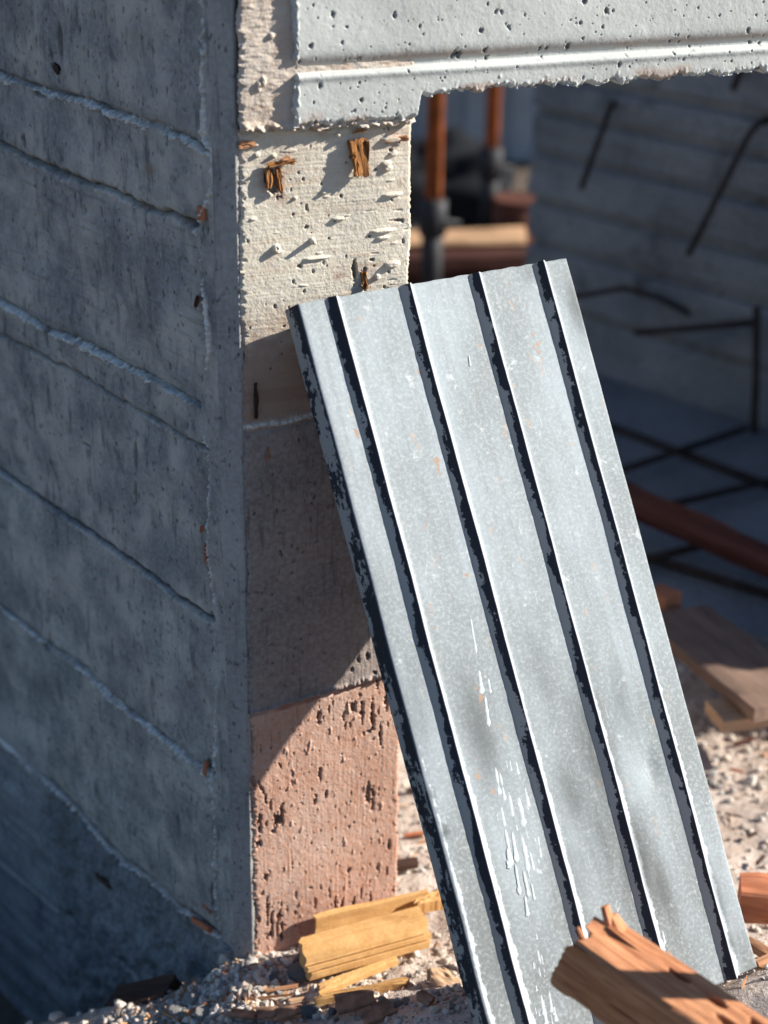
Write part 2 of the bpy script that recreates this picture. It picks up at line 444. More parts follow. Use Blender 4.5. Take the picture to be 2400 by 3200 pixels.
H += m1 * (0.0001 * hg + 0.0011 * sstep(2.35, 3.0, scar) - 0.0012 * sstep(2.3, 3.0, -scar))
vg = gnoise(nz, nu, 22, 1.1, 36)
H += m2 * (0.0015 + 0.00009 * vg + 0.0001 * iso2)
gou = gnoise(nz, nu, 8, 2.4, 37) + 0.35 * gnoise(nz, nu, 2.0, 1.3, 49) + 0.3 * gnoise(nz, nu, 40, 20, 29); gou2 = gnoise(nz, nu, 3.5, 1.7, 38)
gm = 0.35 * np.exp(-((ZZ - J3 + 0.03) / 0.028) ** 2) * sstep(0.04, 0.10, UU) + 0.5 * np.exp(-((ZZ - 0.19) / 0.05) ** 2) * (0.4 + 0.6 * sstep(0.1, 0.02, UU)) + 0.55 * np.exp(-((ZZ - 0.06) / 0.03) ** 2) + 0.25 * sstep(0.165, 0.19, UU)
gthr = 2.45 - 1.0 * gm
H += m3 * (-0.001 + 0.00006 * vg - 0.0042 * sstep(gthr, gthr + 0.35, gou) * (0.75 + 0.25 * np.clip(comb, -1, 1)) - 0.0011 * sstep(2.2, 2.6, gou2) + 0.0009 * sstep(2.3, 2.9, -gou2) + 0.0012 * sstep(2.4, 3.0, -gou))
warm += m3 * 0.75 * sstep(gthr - 0.5, gthr + 0.4, gou)
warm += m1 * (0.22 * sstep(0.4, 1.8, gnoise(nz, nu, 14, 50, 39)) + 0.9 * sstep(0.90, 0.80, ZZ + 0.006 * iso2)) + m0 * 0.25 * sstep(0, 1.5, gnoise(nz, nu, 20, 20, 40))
# joints
fin2 = np.exp(-((ZZ - J2 - 0.001) / 0.0032) ** 2)
H += fin2 * (0.0025 + 0.001 * gou2) * sstep(0.1, 0.02, UU * 0.5); crust = np.maximum(crust, fin2 * 0.8)
H -= 0.002 * np.exp(-((ZZ - J2 + 0.006) / 0.003) ** 2)
lip = np.exp(-((ZZ - J3 - 0.003) / 0.003) ** 2)
H += lip * (0.004 + 0.0014 * gou2 * sstep(0.06, 0.12, UU))
H -= (0.008 + 0.002 * iso2) * np.exp(-((ZZ - J3 + 0.0028) / 0.0024) ** 2)
# underside fin of the combed strip
H += m0 * np.exp(-((ZZ - J1 - 0.002) / 0.004) ** 2) * (0.003 + 0.0018 * gnoise(nz, nu, 2, 3, 41))
H -= 0.003 * (1 - m0) * np.exp(-((ZZ - J1 + 0.002) / 0.002) ** 2)
# torn edges
H -= 0.003 * sstep(0.004, 0.0, UU + 0.0015 * comb) + 0.0012 * sstep(0.1925, 0.1955, UU)
# pits, nubs and scars seen in the photograph
rp = random.Random(3)
pl = [(rp.uniform(0.003, 0.19), rp.uniform(0.8, 1.06), r, r * rp.uniform(0.8, 1.6), r * 1.3) for r in [rp.uniform(0.0008, 0.0016) for _ in range(60)]]
pl += [(rp.uniform(0.003, 0.19), rp.uniform(0.05, 0.36), r, r * rp.uniform(0.8, 1.5), r * 1.3) for r in [rp.uniform(0.0007, 0.0014) for _ in range(45)]]
pl += [(rp.uniform(0.003, 0.10), rp.uniform(0.40, 0.72), r, r * rp.uniform(0.9, 2.2), r * 1.2) for r in [rp.uniform(0.0008, 0.0015) for _ in range(30)]]
def fpit(px, py, rx, rz, d): u, z = Fuz(px, py); pl.append((u, z, rx / 2800, rz / 2800, d))
fpit(957, 710, 5, 8, .003); fpit(935, 832, 10, 8, .003); fpit(950, 911, 6, 6, .003); fpit(1066, 613, 5, 5, .003); fpit(1108, 850, 9, 38, .007); fpit(1138, 868, 9, 30, .004)
fpit(948, 560, 3, 6, .003); fpit(960, 650, 4, 10, .002); fpit(1155, 740, 4, 5, .003); fpit(1010, 825, 5, 6, .002); fpit(1160, 812, 8, 6, .003); fpit(1250, 690, 20, 5, .002)
fpit(855, 575, 20, 42, .006)
for (px, py, rx, rz, d) in ((1132, 2225, 7, 38, .006), (1165, 2250, 8, 60, .007), (1190, 2300, 6, 50, .006), (1150, 2290, 20, 8, .004), (1105, 2210, 12, 22, .005), (998, 2235, 9, 18, .005), (1000, 2260, 16, 6, .004), (1210, 2190, 8, 34, .006), (1075, 2240, 5, 30, .004),
    (868, 2565, 14, 30, .007), (880, 2545, 8, 40, .006), (855, 2600, 10, 14, .005), (1000, 2420, 6, 30, .005), (985, 2500, 6, 26, .004), (1150, 2480, 10, 44, .004), (1165, 2500, 6, 50, .005), (1020, 2480, 6, 20, .004), (830, 2500, 4, 26, .004), (915, 2420, 5, 12, .003),
    (812, 2580, 7, 50, .006), (808, 2640, 10, 14, .006), (832, 2742, 9, 12, .006), (836, 2850, 6, 50, .008), (852, 2880, 7, 60, .009), (868, 2895, 5, 40, .008), (882, 2900, 6, 40, .008), (845, 2925, 16, 12, .006), (1250 - 180, 2830, 5, 30, .006), (1105, 2830, 6, 26, .005), (1048, 2820, 4, 22, .005), (1130, 2790, 4, 30, .004), (1160, 2810, 5, 20, .004),
    (970, 2775, 6, 8, .004), (1090, 2722, 8, 12, .004), (1180, 2715, 6, 16, .005), (925, 2800, 4, 20, .003), (1215, 2640, 5, 22, .004), (1210, 2720, 4, 24, .005), (1180, 2140, 6, 20, .004), (1120, 2060, 6, 14, .004), (1150, 2050, 8, 12, .005), (1100, 2090, 5, 10, .003), (1170, 2100, 10, 6, .004)):
    fpit(px, py, rx, rz, d)
pits(H, pit, us, zs, pl, 0.6 * gnoise(nz, nu, 4, 1.3, 48) + 0.5 * iso, 0.38)
bl = []
def fbump(px, py, rx, rz, d): u, z = Fuz(px, py); bl.append((u, z, rx / 2800, rz / 2800, -d))
fbump(975, 753, 9, 9, .0105); fbump(862, 778, 12, 14, .006); fbump(1206, 510, 16, 8, .004); fbump(1222, 434, 34, 10, .005); fbump(1228, 480, 14, 8, .003)
fbump(1210, 525, 16, 9, .004); fbump(1225, 607, 32, 6, .004); fbump(1060, 683, 24, 5, .004); fbump(1012, 602, 10, 6, .004); fbump(1195, 720, 40, 6, .004); fbump(1195, 742, 22, 6, .003)
fbump(990, 806, 45, 4, .003); fbump(1225, 825, 26, 10, .005); fbump(1178, 865, 10, 10, .004); fbump(800, 452, 8, 6, .004); fbump(804, 485, 10, 8, .003); fbump(855, 488, 8, 6, .004); fbump(922, 620, 7, 5, .003)
fbump(1055, 420, 8, 8, .004); fbump(800, 265, 8, 18, .003); fbump(815, 250, 8, 14, .004); fbump(840, 110, 8, 10, .003); fbump(790, 685, 12, 4, .002)
pits(H, pit, us, zs, bl)
for (px, py, r) in ((858, 560, 34), (875, 600, 22), (850, 820, 14), (1135, 870, 26), (770, 450, 20), (1240, 430, 22), (1000, 400, 18), (1060, 860, 14), (1250, 575, 8)):
    u, z = Fuz(px, py); r *= 1.6 / 2800
    warm = np.maximum(warm, 0.85 * np.exp(-(((UU - u) / r) ** 2 + ((ZZ - z) / (1.2 * r)) ** 2)) * (0.6 + 0.4 * np.clip(iso2, -1, 1)))
rag = 0.0005 * gnoise(1, nz, 0.1, 1.3, 42)[0] + 0.0007 * gnoise(1, nz, 0.1, 6.0, 43)[0] + 0.001 * gnoise(1, nz, 0.1, 25.0, 46)[0]
rag2 = 0.0004 * gnoise(1, nz, 0.1, 1.4, 44)[0] + 0.0007 * gnoise(1, nz, 0.1, 14.0, 45)[0]
U2 = UU + sstep(0.02, 0, UU) * rag[:, None] + sstep(0.175, 0.1955, UU) * rag2[:, None]
PV = (UF[None, None] * U2[..., None] + NF[None, None] * H[..., None] + ZUP[None, None] * ZZ[..., None])
gf = grid_faces(nz, nu)
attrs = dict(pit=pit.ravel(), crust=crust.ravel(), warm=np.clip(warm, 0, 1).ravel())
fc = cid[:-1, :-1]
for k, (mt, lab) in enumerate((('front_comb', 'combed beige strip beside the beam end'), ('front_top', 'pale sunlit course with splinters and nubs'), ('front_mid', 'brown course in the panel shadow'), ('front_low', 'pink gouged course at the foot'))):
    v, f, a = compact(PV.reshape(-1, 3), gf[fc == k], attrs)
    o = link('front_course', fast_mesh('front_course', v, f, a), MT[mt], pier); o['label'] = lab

# ---- chamfer strip
dz = 0.0016
zc = np.arange(-0.3, 1.26, dz); tc = np.linspace(0, 1, 26)
TT, ZC = np.meshgrid(tc, zc); ncz = len(zc)
NC = NF + NL; NC /= np.linalg.norm(NC)
hc = 0.00018 * gnoise(ncz, 26, 2, 2, 50) + 0.0004 * gnoise(ncz, 26, 20, 6, 51)
ragc = np.interp(zc, zs, rag)
hc = hc * sstep(0, 0.12, TT) - 0.004 * sstep(0.9, 1.0, TT)
CP = (1 - TT)[..., None] * (B - A)[None, None] + 0.006 * 0 + TT[..., None] * (UF[None, None] * (ragc[:, None, None] * 0 - 0.0004)) + NC[None, None] * hc[..., None] + ZUP * ZC[..., None]
pc = np.zeros_like(hc); rp = random.Random(8)
for _ in range(70):
    t0, z0, r = rp.random(), rp.uniform(0, 1.2), rp.uniform(0.001, 0.002)
    pc = np.maximum(pc, 0.8 * (1 - sstep(0.6, 1.1, np.sqrt(((TT - t0) * 0.032 / r) ** 2 + ((ZC - z0) / (r * 1.7)) ** 2))))
ws = np.zeros_like(hc)
link('chamfer', fast_mesh('chamfer', CP.reshape(-1, 3), grid_faces(ncz, 26).reshape(-1, 4), dict(pit=pc.ravel(), crust=np.zeros(pc.size), warm=ws.ravel())), MT['chamfer'], pier)

# ---- left face
lines = {
 'fin1': [(0, 239), (155, 293), (253, 318), (362, 354), (470, 394), (564, 427), (637, 477)],
 'gro1': [(0, 441), (87, 492), (188, 535), (325, 582), (434, 637), (564, 680), (637, 712)],
 'fin2': [(0, 940), (43, 962), (145, 1031), (231, 1063), (311, 1100), (405, 1159), (506, 1210), (615, 1268), (637, 1289)],
 'gro2': [(0, 1041), (145, 1116), (289, 1195), (434, 1286), (579, 1369), (669, 1416)],
 'gro3': [(0, 1474), (181, 1600), (362, 1723), (506, 1832), (637, 1926)],
 'fin3': [(0, 1897), (145, 2013), (275, 2100), (376, 2201), (506, 2303), (615, 2389), (651, 2418)],
 'fin4': [(0, 2310), (87, 2389), (174, 2462), (239, 2527), (333, 2642), (427, 2715), (521, 2794), (564, 2845), (622, 2874), (687, 2932)],
 'gro4': [(94, 2787), (250, 2905), (434, 3070)]}
vfin = [(637, 0), (633, 239), (640, 434), (665, 485), (662, 600), (615, 723), (637, 904), (655, 1000), (658, 1094), (626, 1282), (655, 1420), (655, 1550), (647, 1723), (665, 1940), (669, 2100), (680, 2110), (665, 2447), (676, 2679), (687, 2930)]
ds = 0.00145
sa = list(np.arange(0, 0.45, ds)); st = ds
while sa[-1] < 2.2: st *= 1.09; sa.append(sa[-1] + st)
sa = np.array(sa); zl = np.arange(-0.52, 1.26, ds)
ns, nl = len(sa), len(zl)
SS, ZL = np.meshgrid(sa, zl)
HL = np.zeros((nl, ns)); pl_ = np.zeros((nl, ns)); cl = np.zeros((nl, ns)); wl = np.zeros((nl, ns))
LN = {}
for k, pts in lines.items():
    q = sorted(Lsz(*p) for p in pts); x = np.array([a for a, b in q]); y = np.array([b for a, b in q])
    sl0 = (y[-1] - y[0]) / (x[-1] - x[0])
    yy = np.interp(sa, x, y); yy = np.where(sa > x[-1], y[-1] + sl0 * (sa - x[-1]), yy); yy = np.where(sa < x[0], y[0] + sl0 * (sa - x[0]), yy)
    LN[k] = yy[None, :] + 0.0009 * gnoise(nl, ns, 6, 5, hash(k) % 997 if False else len(k) * 31 + ord(k[-1]))
q = sorted((z, s) for s, z in (Lsz(*p) for p in vfin))
VF = np.interp(zl, [a for a, b in q], [b for a, b in q])[:, None] + 0.0008 * gnoise(nl, ns, 3, 3, 61)
order = ['fin1', 'gro1', 'fin2', 'gro2', 'gro3', 'fin3', 'fin4', 'gro4']
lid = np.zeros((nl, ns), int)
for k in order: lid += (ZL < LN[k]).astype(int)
offs = np.array([0.0, 0.0015, -0.0015, 0.0022, -0.0015, 0.001, 0.003, -0.004, -0.008])
HL += offs[lid] * sstep(0, 0.004, SS - VF)
li1 = gnoise(nl, ns, 1.3, 1.3, 62); li2 = gnoise(nl, ns, 4, 4, 63); li3 = gnoise(nl, ns, 30, 30, 64); lg = gnoise(nl, ns, 12, 1.6, 65)
HL += 0.00014 * li1 + 0.00022 * li2 + 0.0013 * li3 + 0.00022 * lg - 0.0009 * sstep(1.6, 2.4, lg) - 0.0007 * sstep(1.7, 2.2, li2)
pl_ = np.maximum(pl_, 0.30 * sstep(1.5, 2.3, lg) + 0.35 * sstep(1.8, 2.4, li2))
below = (ZL < LN['fin4']).astype(float)
HL += below * (0.0022 * gnoise(nl, ns, 9, 9, 66) + 0.001 * li2)
right = sstep(-0.002, 0.002, SS - VF)
fa = gnoise(nl, ns, 9, 14, 68); fb = gnoise(nl, ns, 2.2, 2.2, 69); fe = gnoise(nl, ns, 2.5, 12, 85); li0 = gnoise(nl, ns, 0.75, 0.75, 90); fe2 = gnoise(nl, ns, 2.5, 5, 86)
gr_ = gnoise(nl, ns, 1.3, 16, 87); bsel = ((lid == 6) | (lid == 2) | (lid == 7)).astype(float)
HL += 0.00022 * gr_ * bsel; pl_ = np.maximum(pl_, 0.28 * bsel * sstep(1.1, 2.2, gr_))
for k, amp, w in (('fin1', .0065, .0034), ('fin2', .0060, .0028), ('fin3', .0065, .0034), ('fin4', .010, .0055)):
    d = ZL - LN[k]
    msk = sstep(0.0, 0.55, 0.95 - np.abs(d + 0.0008 * fe2) / (0.85 * w) + 0.40 * fe + 0.30 * li0 + 0.5 * np.minimum(fa, 0.3)) * right
    spl = sstep(0.2, 0.9, 0.9 - np.abs(d + 0.3 * w) / (1.3 * w) + 0.7 * (fa - 1.0) + 0.35 * li2 + 0.4 * li0) * right
    msk = np.maximum(msk, spl)
    HL += amp * 0.42 * msk * (0.80 + 0.30 * li0 + 0.2 * li1 + 0.12 * fe); cl = np.maximum(cl, np.clip(msk * (0.85 + 0.3 * li1 + 0.2 * fe2), 0, 1))
    HL -= 0.0045 * np.exp(-((d - 1.3 * w) / (0.8 * w)) ** 2) * right
    pl_ = np.maximum(pl_, 0.95 * np.exp(-np.abs((d - 1.35 * w) / (0.6 * w)) ** 3) * right * np.clip(0.9 + 0.3 * fe, 0, 1))
    pl_ = np.maximum(pl_, 0.45 * np.exp(-np.abs((d - 1.6 * w) / (1.3 * w)) ** 2) * right * np.clip(0.8 + 0.3 * fe, 0, 1))
    pl_ = np.maximum(pl_, 0.30 * np.exp(-((d - 2.5 * w) / (3.0 * w)) ** 2) * right * np.clip(0.5 + 0.5 * fa, 0, 1))
for k, dep, w in (('gro1', .008, .0042), ('gro2', .006, .0034), ('gro3', .006, .0032), ('gro4', .005, .004)):
    g = np.exp(-((ZL - LN[k]) / w) ** 2) * right
    HL -= dep * g * np.clip(1 + 0.3 * li2, 0.3, 1.6)
    pl_ = np.maximum(pl_, 0.95 * np.exp(-np.abs((ZL - LN[k]) / (0.55 * w)) ** 3) * right)
    pl_ = np.maximum(pl_, 0.5 * g)
    e_ = np.exp(-((ZL - LN[k] + 1.7 * w) / (0.6 * w)) ** 2) * right * np.clip(0.3 + 0.6 * fa + 0.5 * li1, 0, 1.3); HL += 0.0016 * e_; cl = np.maximum(cl, 0.5 * np.clip(e_, 0, 1))
gv = np.exp(-np.abs((SS - VF + 0.001 * fb) / (0.0024 + 0.001 * np.clip(fa, -1, 2))) ** 2.5); modv = np.clip(0.6 + 0.6 * gnoise(nl, ns, 22, 4, 67) + 0.4 * li1, 0, 1.6)
modv = np.clip(modv + 0.35 * li0, 0, 1.8); HL += 0.0034 * gv * modv; cl = np.maximum(cl, np.clip(gv * modv * 1.3 - 0.1, 0, 1))
HL -= 0.0020 * np.exp(-((SS - VF - 0.007) / 0.004) ** 2)
rp = random.Random(9)
lp = []
for _ in range(900):
    r = rp.uniform(0.0010, 0.0016) + 0.0012 * rp.random() ** 5; lp.append((rp.uniform(0.005, 0.44), rp.uniform(-0.05, 1.24), r * 0.8, r * rp.uniform(1.0, 2.4), 0.0022))
def lpit(px, py, rx, rz, d): s_, z_ = Lsz(px, py); lp.append((s_, z_, rx / 2300, rz / 2500, d))
lpit(150, 1050, 11, 34, .012); lpit(420, 1430, 10, 55, .0035); lpit(420, 1540, 7, 40, .003); lpit(122, 295, 34, 9, .012); lpit(145, 2022, 20, 14, .009); lpit(190, 130, 14, 60, .002); lpit(175, 210, 26, 12, .003)
lpit(80, 440, 10, 22, .005); lpit(268, 1390, 30, 3, .002); lpit(650, 2400, 9, 40, .005); lpit(640, 1750, 9, 60, .004); lpit(670, 2790, 8, 40, .006); lpit(480, 1470, 4, 6, .003); lpit(505, 1530, 6, 6, .003); lpit(210, 2860, 20, 20, .003)
pits(HL, pl_, sa, zl, lp)
for (px, py, rx, rz) in ((650, 1130, 8, 30), (605, 1520, 8, 30), (640, 1760, 10, 60), (636, 950, 12, 30), (480, 530, 30, 14), (570, 690, 26, 8), (436, 645, 20, 10)):
    s_, z_ = Lsz(px, py)
    wl = np.maximum(wl, 0.7 * np.exp(-(((SS - s_) * 2300 / rx) ** 2 + ((ZL - z_) * 2500 / rz) ** 2)) * np.clip(0.6 + 0.5 * li2, 0, 1))
dirt = gnoise(nl, ns, 26, 18, 88) + 0.7 * gnoise(nl, ns, 9, 5, 89)
pl_ = np.maximum(pl_, 0.26 * sstep(0.7, 2.2, dirt)); cl = np.maximum(cl, 0.12 * sstep(0.8, 2.4, -dirt + 0.5 * li1))
HL *= sstep(-0.0005, 0.0035, SS)
LV = (B - A)[None, None] + UL * SS[..., None] + NL * HL[..., None] + ZUP * ZL[..., None]
al = dict(pit=np.clip(pl_, 0, 1).ravel(), crust=cl.ravel(), warm=wl.ravel())
gl = grid_faces(nl, ns); fl = lid[:-1, :-1]
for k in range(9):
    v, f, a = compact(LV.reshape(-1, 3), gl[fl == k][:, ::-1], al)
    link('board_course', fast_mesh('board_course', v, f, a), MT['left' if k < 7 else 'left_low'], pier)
# body of the pier behind its skins
bm = bmesh.new()
back = [np.array([0, 0, 0]) + UF * 0.004 - NF * 0.012, UF * 0.189 - NF * 0.012, UF * 0.189 - NF * 0.30, UF * 0.05 - NF * 0.30 + UL * 1.4, (B - A) + UL * 2.19 - NL * 0.014, (B - A) + UL * 0.003 - NL * 0.014]
lo = [bm.verts.new(Vector(p) + Vector((0, 0, -0.55))) for p in back]; hi = [bm.verts.new(Vector(p) + Vector((0, 0, 1.255))) for p in back]
bm.faces.new(lo[::-1]); bm.faces.new(hi)
for i in range(6): bm.faces.new((lo[i], lo[(i + 1) % 6], hi[(i + 1) % 6], hi[i]))
bm_obj('core', bm, MT['chamfer'], pier)
# the pier and wall go on above the picture
bm = bmesh.new()
up_ = [UF * 0.001 + NF * 0.006, UF * 0.0565 + NF * 0.006, UF * 0.0565 - NF * 0.30, UF * 0.05 - NF * 0.30 + UL * 1.4, (B - A) + UL * 2.19, (B - A)]
lo = [bm.verts.new(Vector(p) + Vector((0, 0, 1.2565))) for p in up_]; hi = [bm.verts.new(Vector(p) + Vector((0, 0, 1.485))) for p in up_]
bm.faces.new(lo[::-1]); bm.faces.new(hi)
for i in range(6): bm.faces.new((lo[i], lo[(i + 1) % 6], hi[(i + 1) % 6], hi[i]))
bm_obj('upper_course', bm, MT['left'], pier)
# return of the front face along its right edge
bm = bmesh.new()
zz_ = np.linspace(-0.07, 1.255, 160); r2 = np.interp(zz_, zs, rag2)
a_ = [bm.verts.new(Vector(UF * (0.1952 + r) - NF * 0.0025 + ZUP * z)) for z, r in zip(zz_, r2)]
b_ = [bm.verts.new(Vector(UF * 0.1952 - NF * 0.30 + ZUP * z)) for z in zz_]
for i in range(159): bm.faces.new((a_[i], b_[i], b_[i + 1], a_[i + 1]))
bm_obj('side_face', bm, MT['front_mid'], pier)

# ------------------------------------------------------------------ the beam
beam = thing('concrete_beam', 'pale cast concrete beam with a long groove, spanning the opening at the top', 'beam', tuple(FP(0.06, 1.066)))
BO = FP(0.06, 1.066) - A
db = 0.0009
ub = list(np.arange(0.0572, 0.70, db)); st = db
while ub[-1] < 2.13: st *= 1.12; ub.append(ub[-1] + st)
ub = np.array(ub); nb = len(ub)
vb = np.concatenate([np.linspace(0, 0.165, 175), np.linspace(0.172, 0.42, 12)]); nvb = len(vb)
UB, VB = np.meshgrid(ub, vb)
zbot = 1.0675 + 0.0235 * sstep(0.1955, 0.2005, ub) + 0.002 * sstep(0.2, 0.212, ub) + 0.0007 * gnoise(1, nb, 0.1, 2.0, 70)[0] + 0.0006 * gnoise(1, nb, 0.1, 5.0, 69)[0] + 0.0014 * gnoise(1, nb, 0.1, 11, 71)[0] * sstep(0.19, 0.22, ub) + 0.0015 * (ub - 0.2)
zbot = np.where(ub < 0.195, 1.0685 + 0.0007 * gnoise(1, nb, 0.1, 3, 72)[0], zbot)
ZB = zbot[None, :] + VB * (1.5 - zbot[None, :]) / 0.42 if False else np.maximum(zbot[None, :], 1.066 + VB)
HB = 0.014 + 0.00004 * gnoise(nvb, nb, 1.5, 1.5, 73) + 0.00006 * gnoise(nvb, nb, 6, 6, 74) + 0.0005 * gnoise(nvb, nb, 30, 60, 75)
gz = 1.1245 + 0.001 * (UB - 0.2)
dd = ZB - gz
# groove: a curved lead-in from above, a crisp upward-facing lip below
HB -= 0.0085 * np.where(dd >= 0, np.exp(-(dd / 0.011) ** 2), sstep(-0.0045, 0.0, dd))
HB += 0.0018 * np.exp(-((dd + 0.006) / 0.004) ** 2)
edge = ZB - zbot[None, :]
bn = gnoise(nvb, nb, 2.2, 2.2, 76)
HB -= sstep(0.005, 0.0, edge) * (0.004 + 0.0010 * bn) + sstep(0.012, 0.002, edge + 0.002 * bn) * 0.0005 * (1 + bn)
HB -= sstep(0.0045, 0, UB - 0.0572) * (0.003 + 0.002 * bn) * (UB < 0.07)
HB += 0.0012 * np.exp(-((UB - 0.0605) / 0.002) ** 2) * np.clip(0.5 + bn, 0, 2)
pb_ = np.zeros_like(HB); wb = np.zeros_like(HB); cb = np.zeros_like(HB)
rp = random.Random(4)
bp = []
for _ in range(330):
    r = 0.0006 + 0.0012 * rp.random() ** 4; bp.append((rp.uniform(0.06, 0.69), rp.uniform(1.072, 1.23), r, r * rp.uniform(0.9, 1.5), 0.0012 + r * 0.8))
def bpit(px, py, r, d=.003): u, z = Fuz(px, py, .014); bp.append((u, z, r / 2800, r * 1.3 / 2800, d))
for p in ((1040, 45, 7), (1235, 50, 6), (1310, 82, 4), (1125, 186, 8), (1172, 193, 7), (1425, 170, 10), (1438, 172, 9), (1518, 157, 6), (1692, 152, 6), (1714, 151, 6), (1780, 146, 8), (1590, 86, 6), (1503, 95, 6), (1550, 38, 6), (1567, 40, 5), (1814, 72, 5), (1884, 85, 4), (1826, 5, 7), (1895, 37, 7), (2355, 135, 6), (2384, 138, 6), (2135, 185, 4), (1935, 203, 6), (1286, 193, 5), (1000, 268, 6), (1128, 312, 6), (1122, 258, 4), (2340, 95, 6), (2100, 130, 4), (2130, 130, 4), (980, 15, 4), (972, 145, 6)): bpit(*p)
ZBm = 1.066 + vb
pits(HB, pb_, ub, ZBm, bp, gnoise(nvb, nb, 1.2, 1.2, 84), 0.22)
wn_ = gnoise(nvb, nb, 8, 22, 77)
wb += 0.5 * sstep(0.2, 1.6, wn_) * sstep(0.022, 0.004, edge) + 0.55 * np.exp(-((dd - 0.0095) / 0.0045) ** 2) * (0.7 + 0.2 * np.clip(wn_, -1, 1))
ragb = 0.0007 * gnoise(1, nvb, 0.1, 1.5, 78)[0] + 0.0016 * gnoise(1, nvb, 0.1, 8, 79)[0]
UB2 = UB + sstep(0.066, 0.0572, UB) * ragb[:, None]
BV = UF * UB2[..., None] + NF * HB[..., None] + ZUP * ZB[..., None] - BO
bf = grid_faces(nvb, nb)
# drop collapsed faces under the raised bottom edge
hgt = (ZB[1:, :-1] - ZB[:-1, :-1]) + (ZB[1:, 1:] - ZB[:-1, 1:])
v, f, a = compact(BV.reshape(-1, 3), bf[hgt > 1e-6], dict(pit=pb_.ravel(), warm=np.clip(wb, 0, 1).ravel(), crust=cb.ravel()))
link('front_face', fast_mesh('front_face', v, f, a), MT['beam'], beam)
# end, underside and back of the beam
bm = bmesh.new()
i0 = 0
el = [bm.verts.new(Vector(BV[j, 0])) for j in range(nvb)]; er = [bm.verts.new(Vector(BV[j, 0] * 1.0 - NF * 0.020)) for j in range(nvb)]
for j in range(nvb - 1):
    if (el[j].co - el[j + 1].co).length > 1e-6: bm.faces.new((el[j], el[j + 1], er[j + 1], er[j]))
bot = [Vector(UF * UB2[0, i] + NF * HB[0, i] + ZUP * zbot[i] - BO) for i in range(nb)]
fr = [bm.verts.new(p) for p in bot]; bk = [bm.verts.new(p - Vector(NF * (0.022 if ub[i] < 0.197 else 0.25))) for i, p in enumerate(bot)]
for i in range(nb - 1): bm.faces.new((fr[i], bk[i], bk[i + 1], fr[i + 1]))
bm_obj('soffit', bm, MT['beam'], beam)
bm = bmesh.new()
def prism(bm, pts, z0, z1):
    lo = [bm.verts.new((p[0], p[1], z0)) for p in pts]; hi = [bm.verts.new((p[0], p[1], z1)) for p in pts]; n = len(pts)
    bm.faces.new(lo[::-1]); bm.faces.new(hi)
    for i in range(n): bm.faces.new((lo[i], lo[(i + 1) % n], hi[(i + 1) % n], hi[i]))
prism(bm, [UF * u + NF * n - BO for u, n in ((0.215, 0.0), (2.12, 0.0), (2.12, -0.25), (0.215, -0.25))], 1.105 - 1.066, 1.480 - 1.066)
bm_obj('core', bm, MT['beam'], beam)

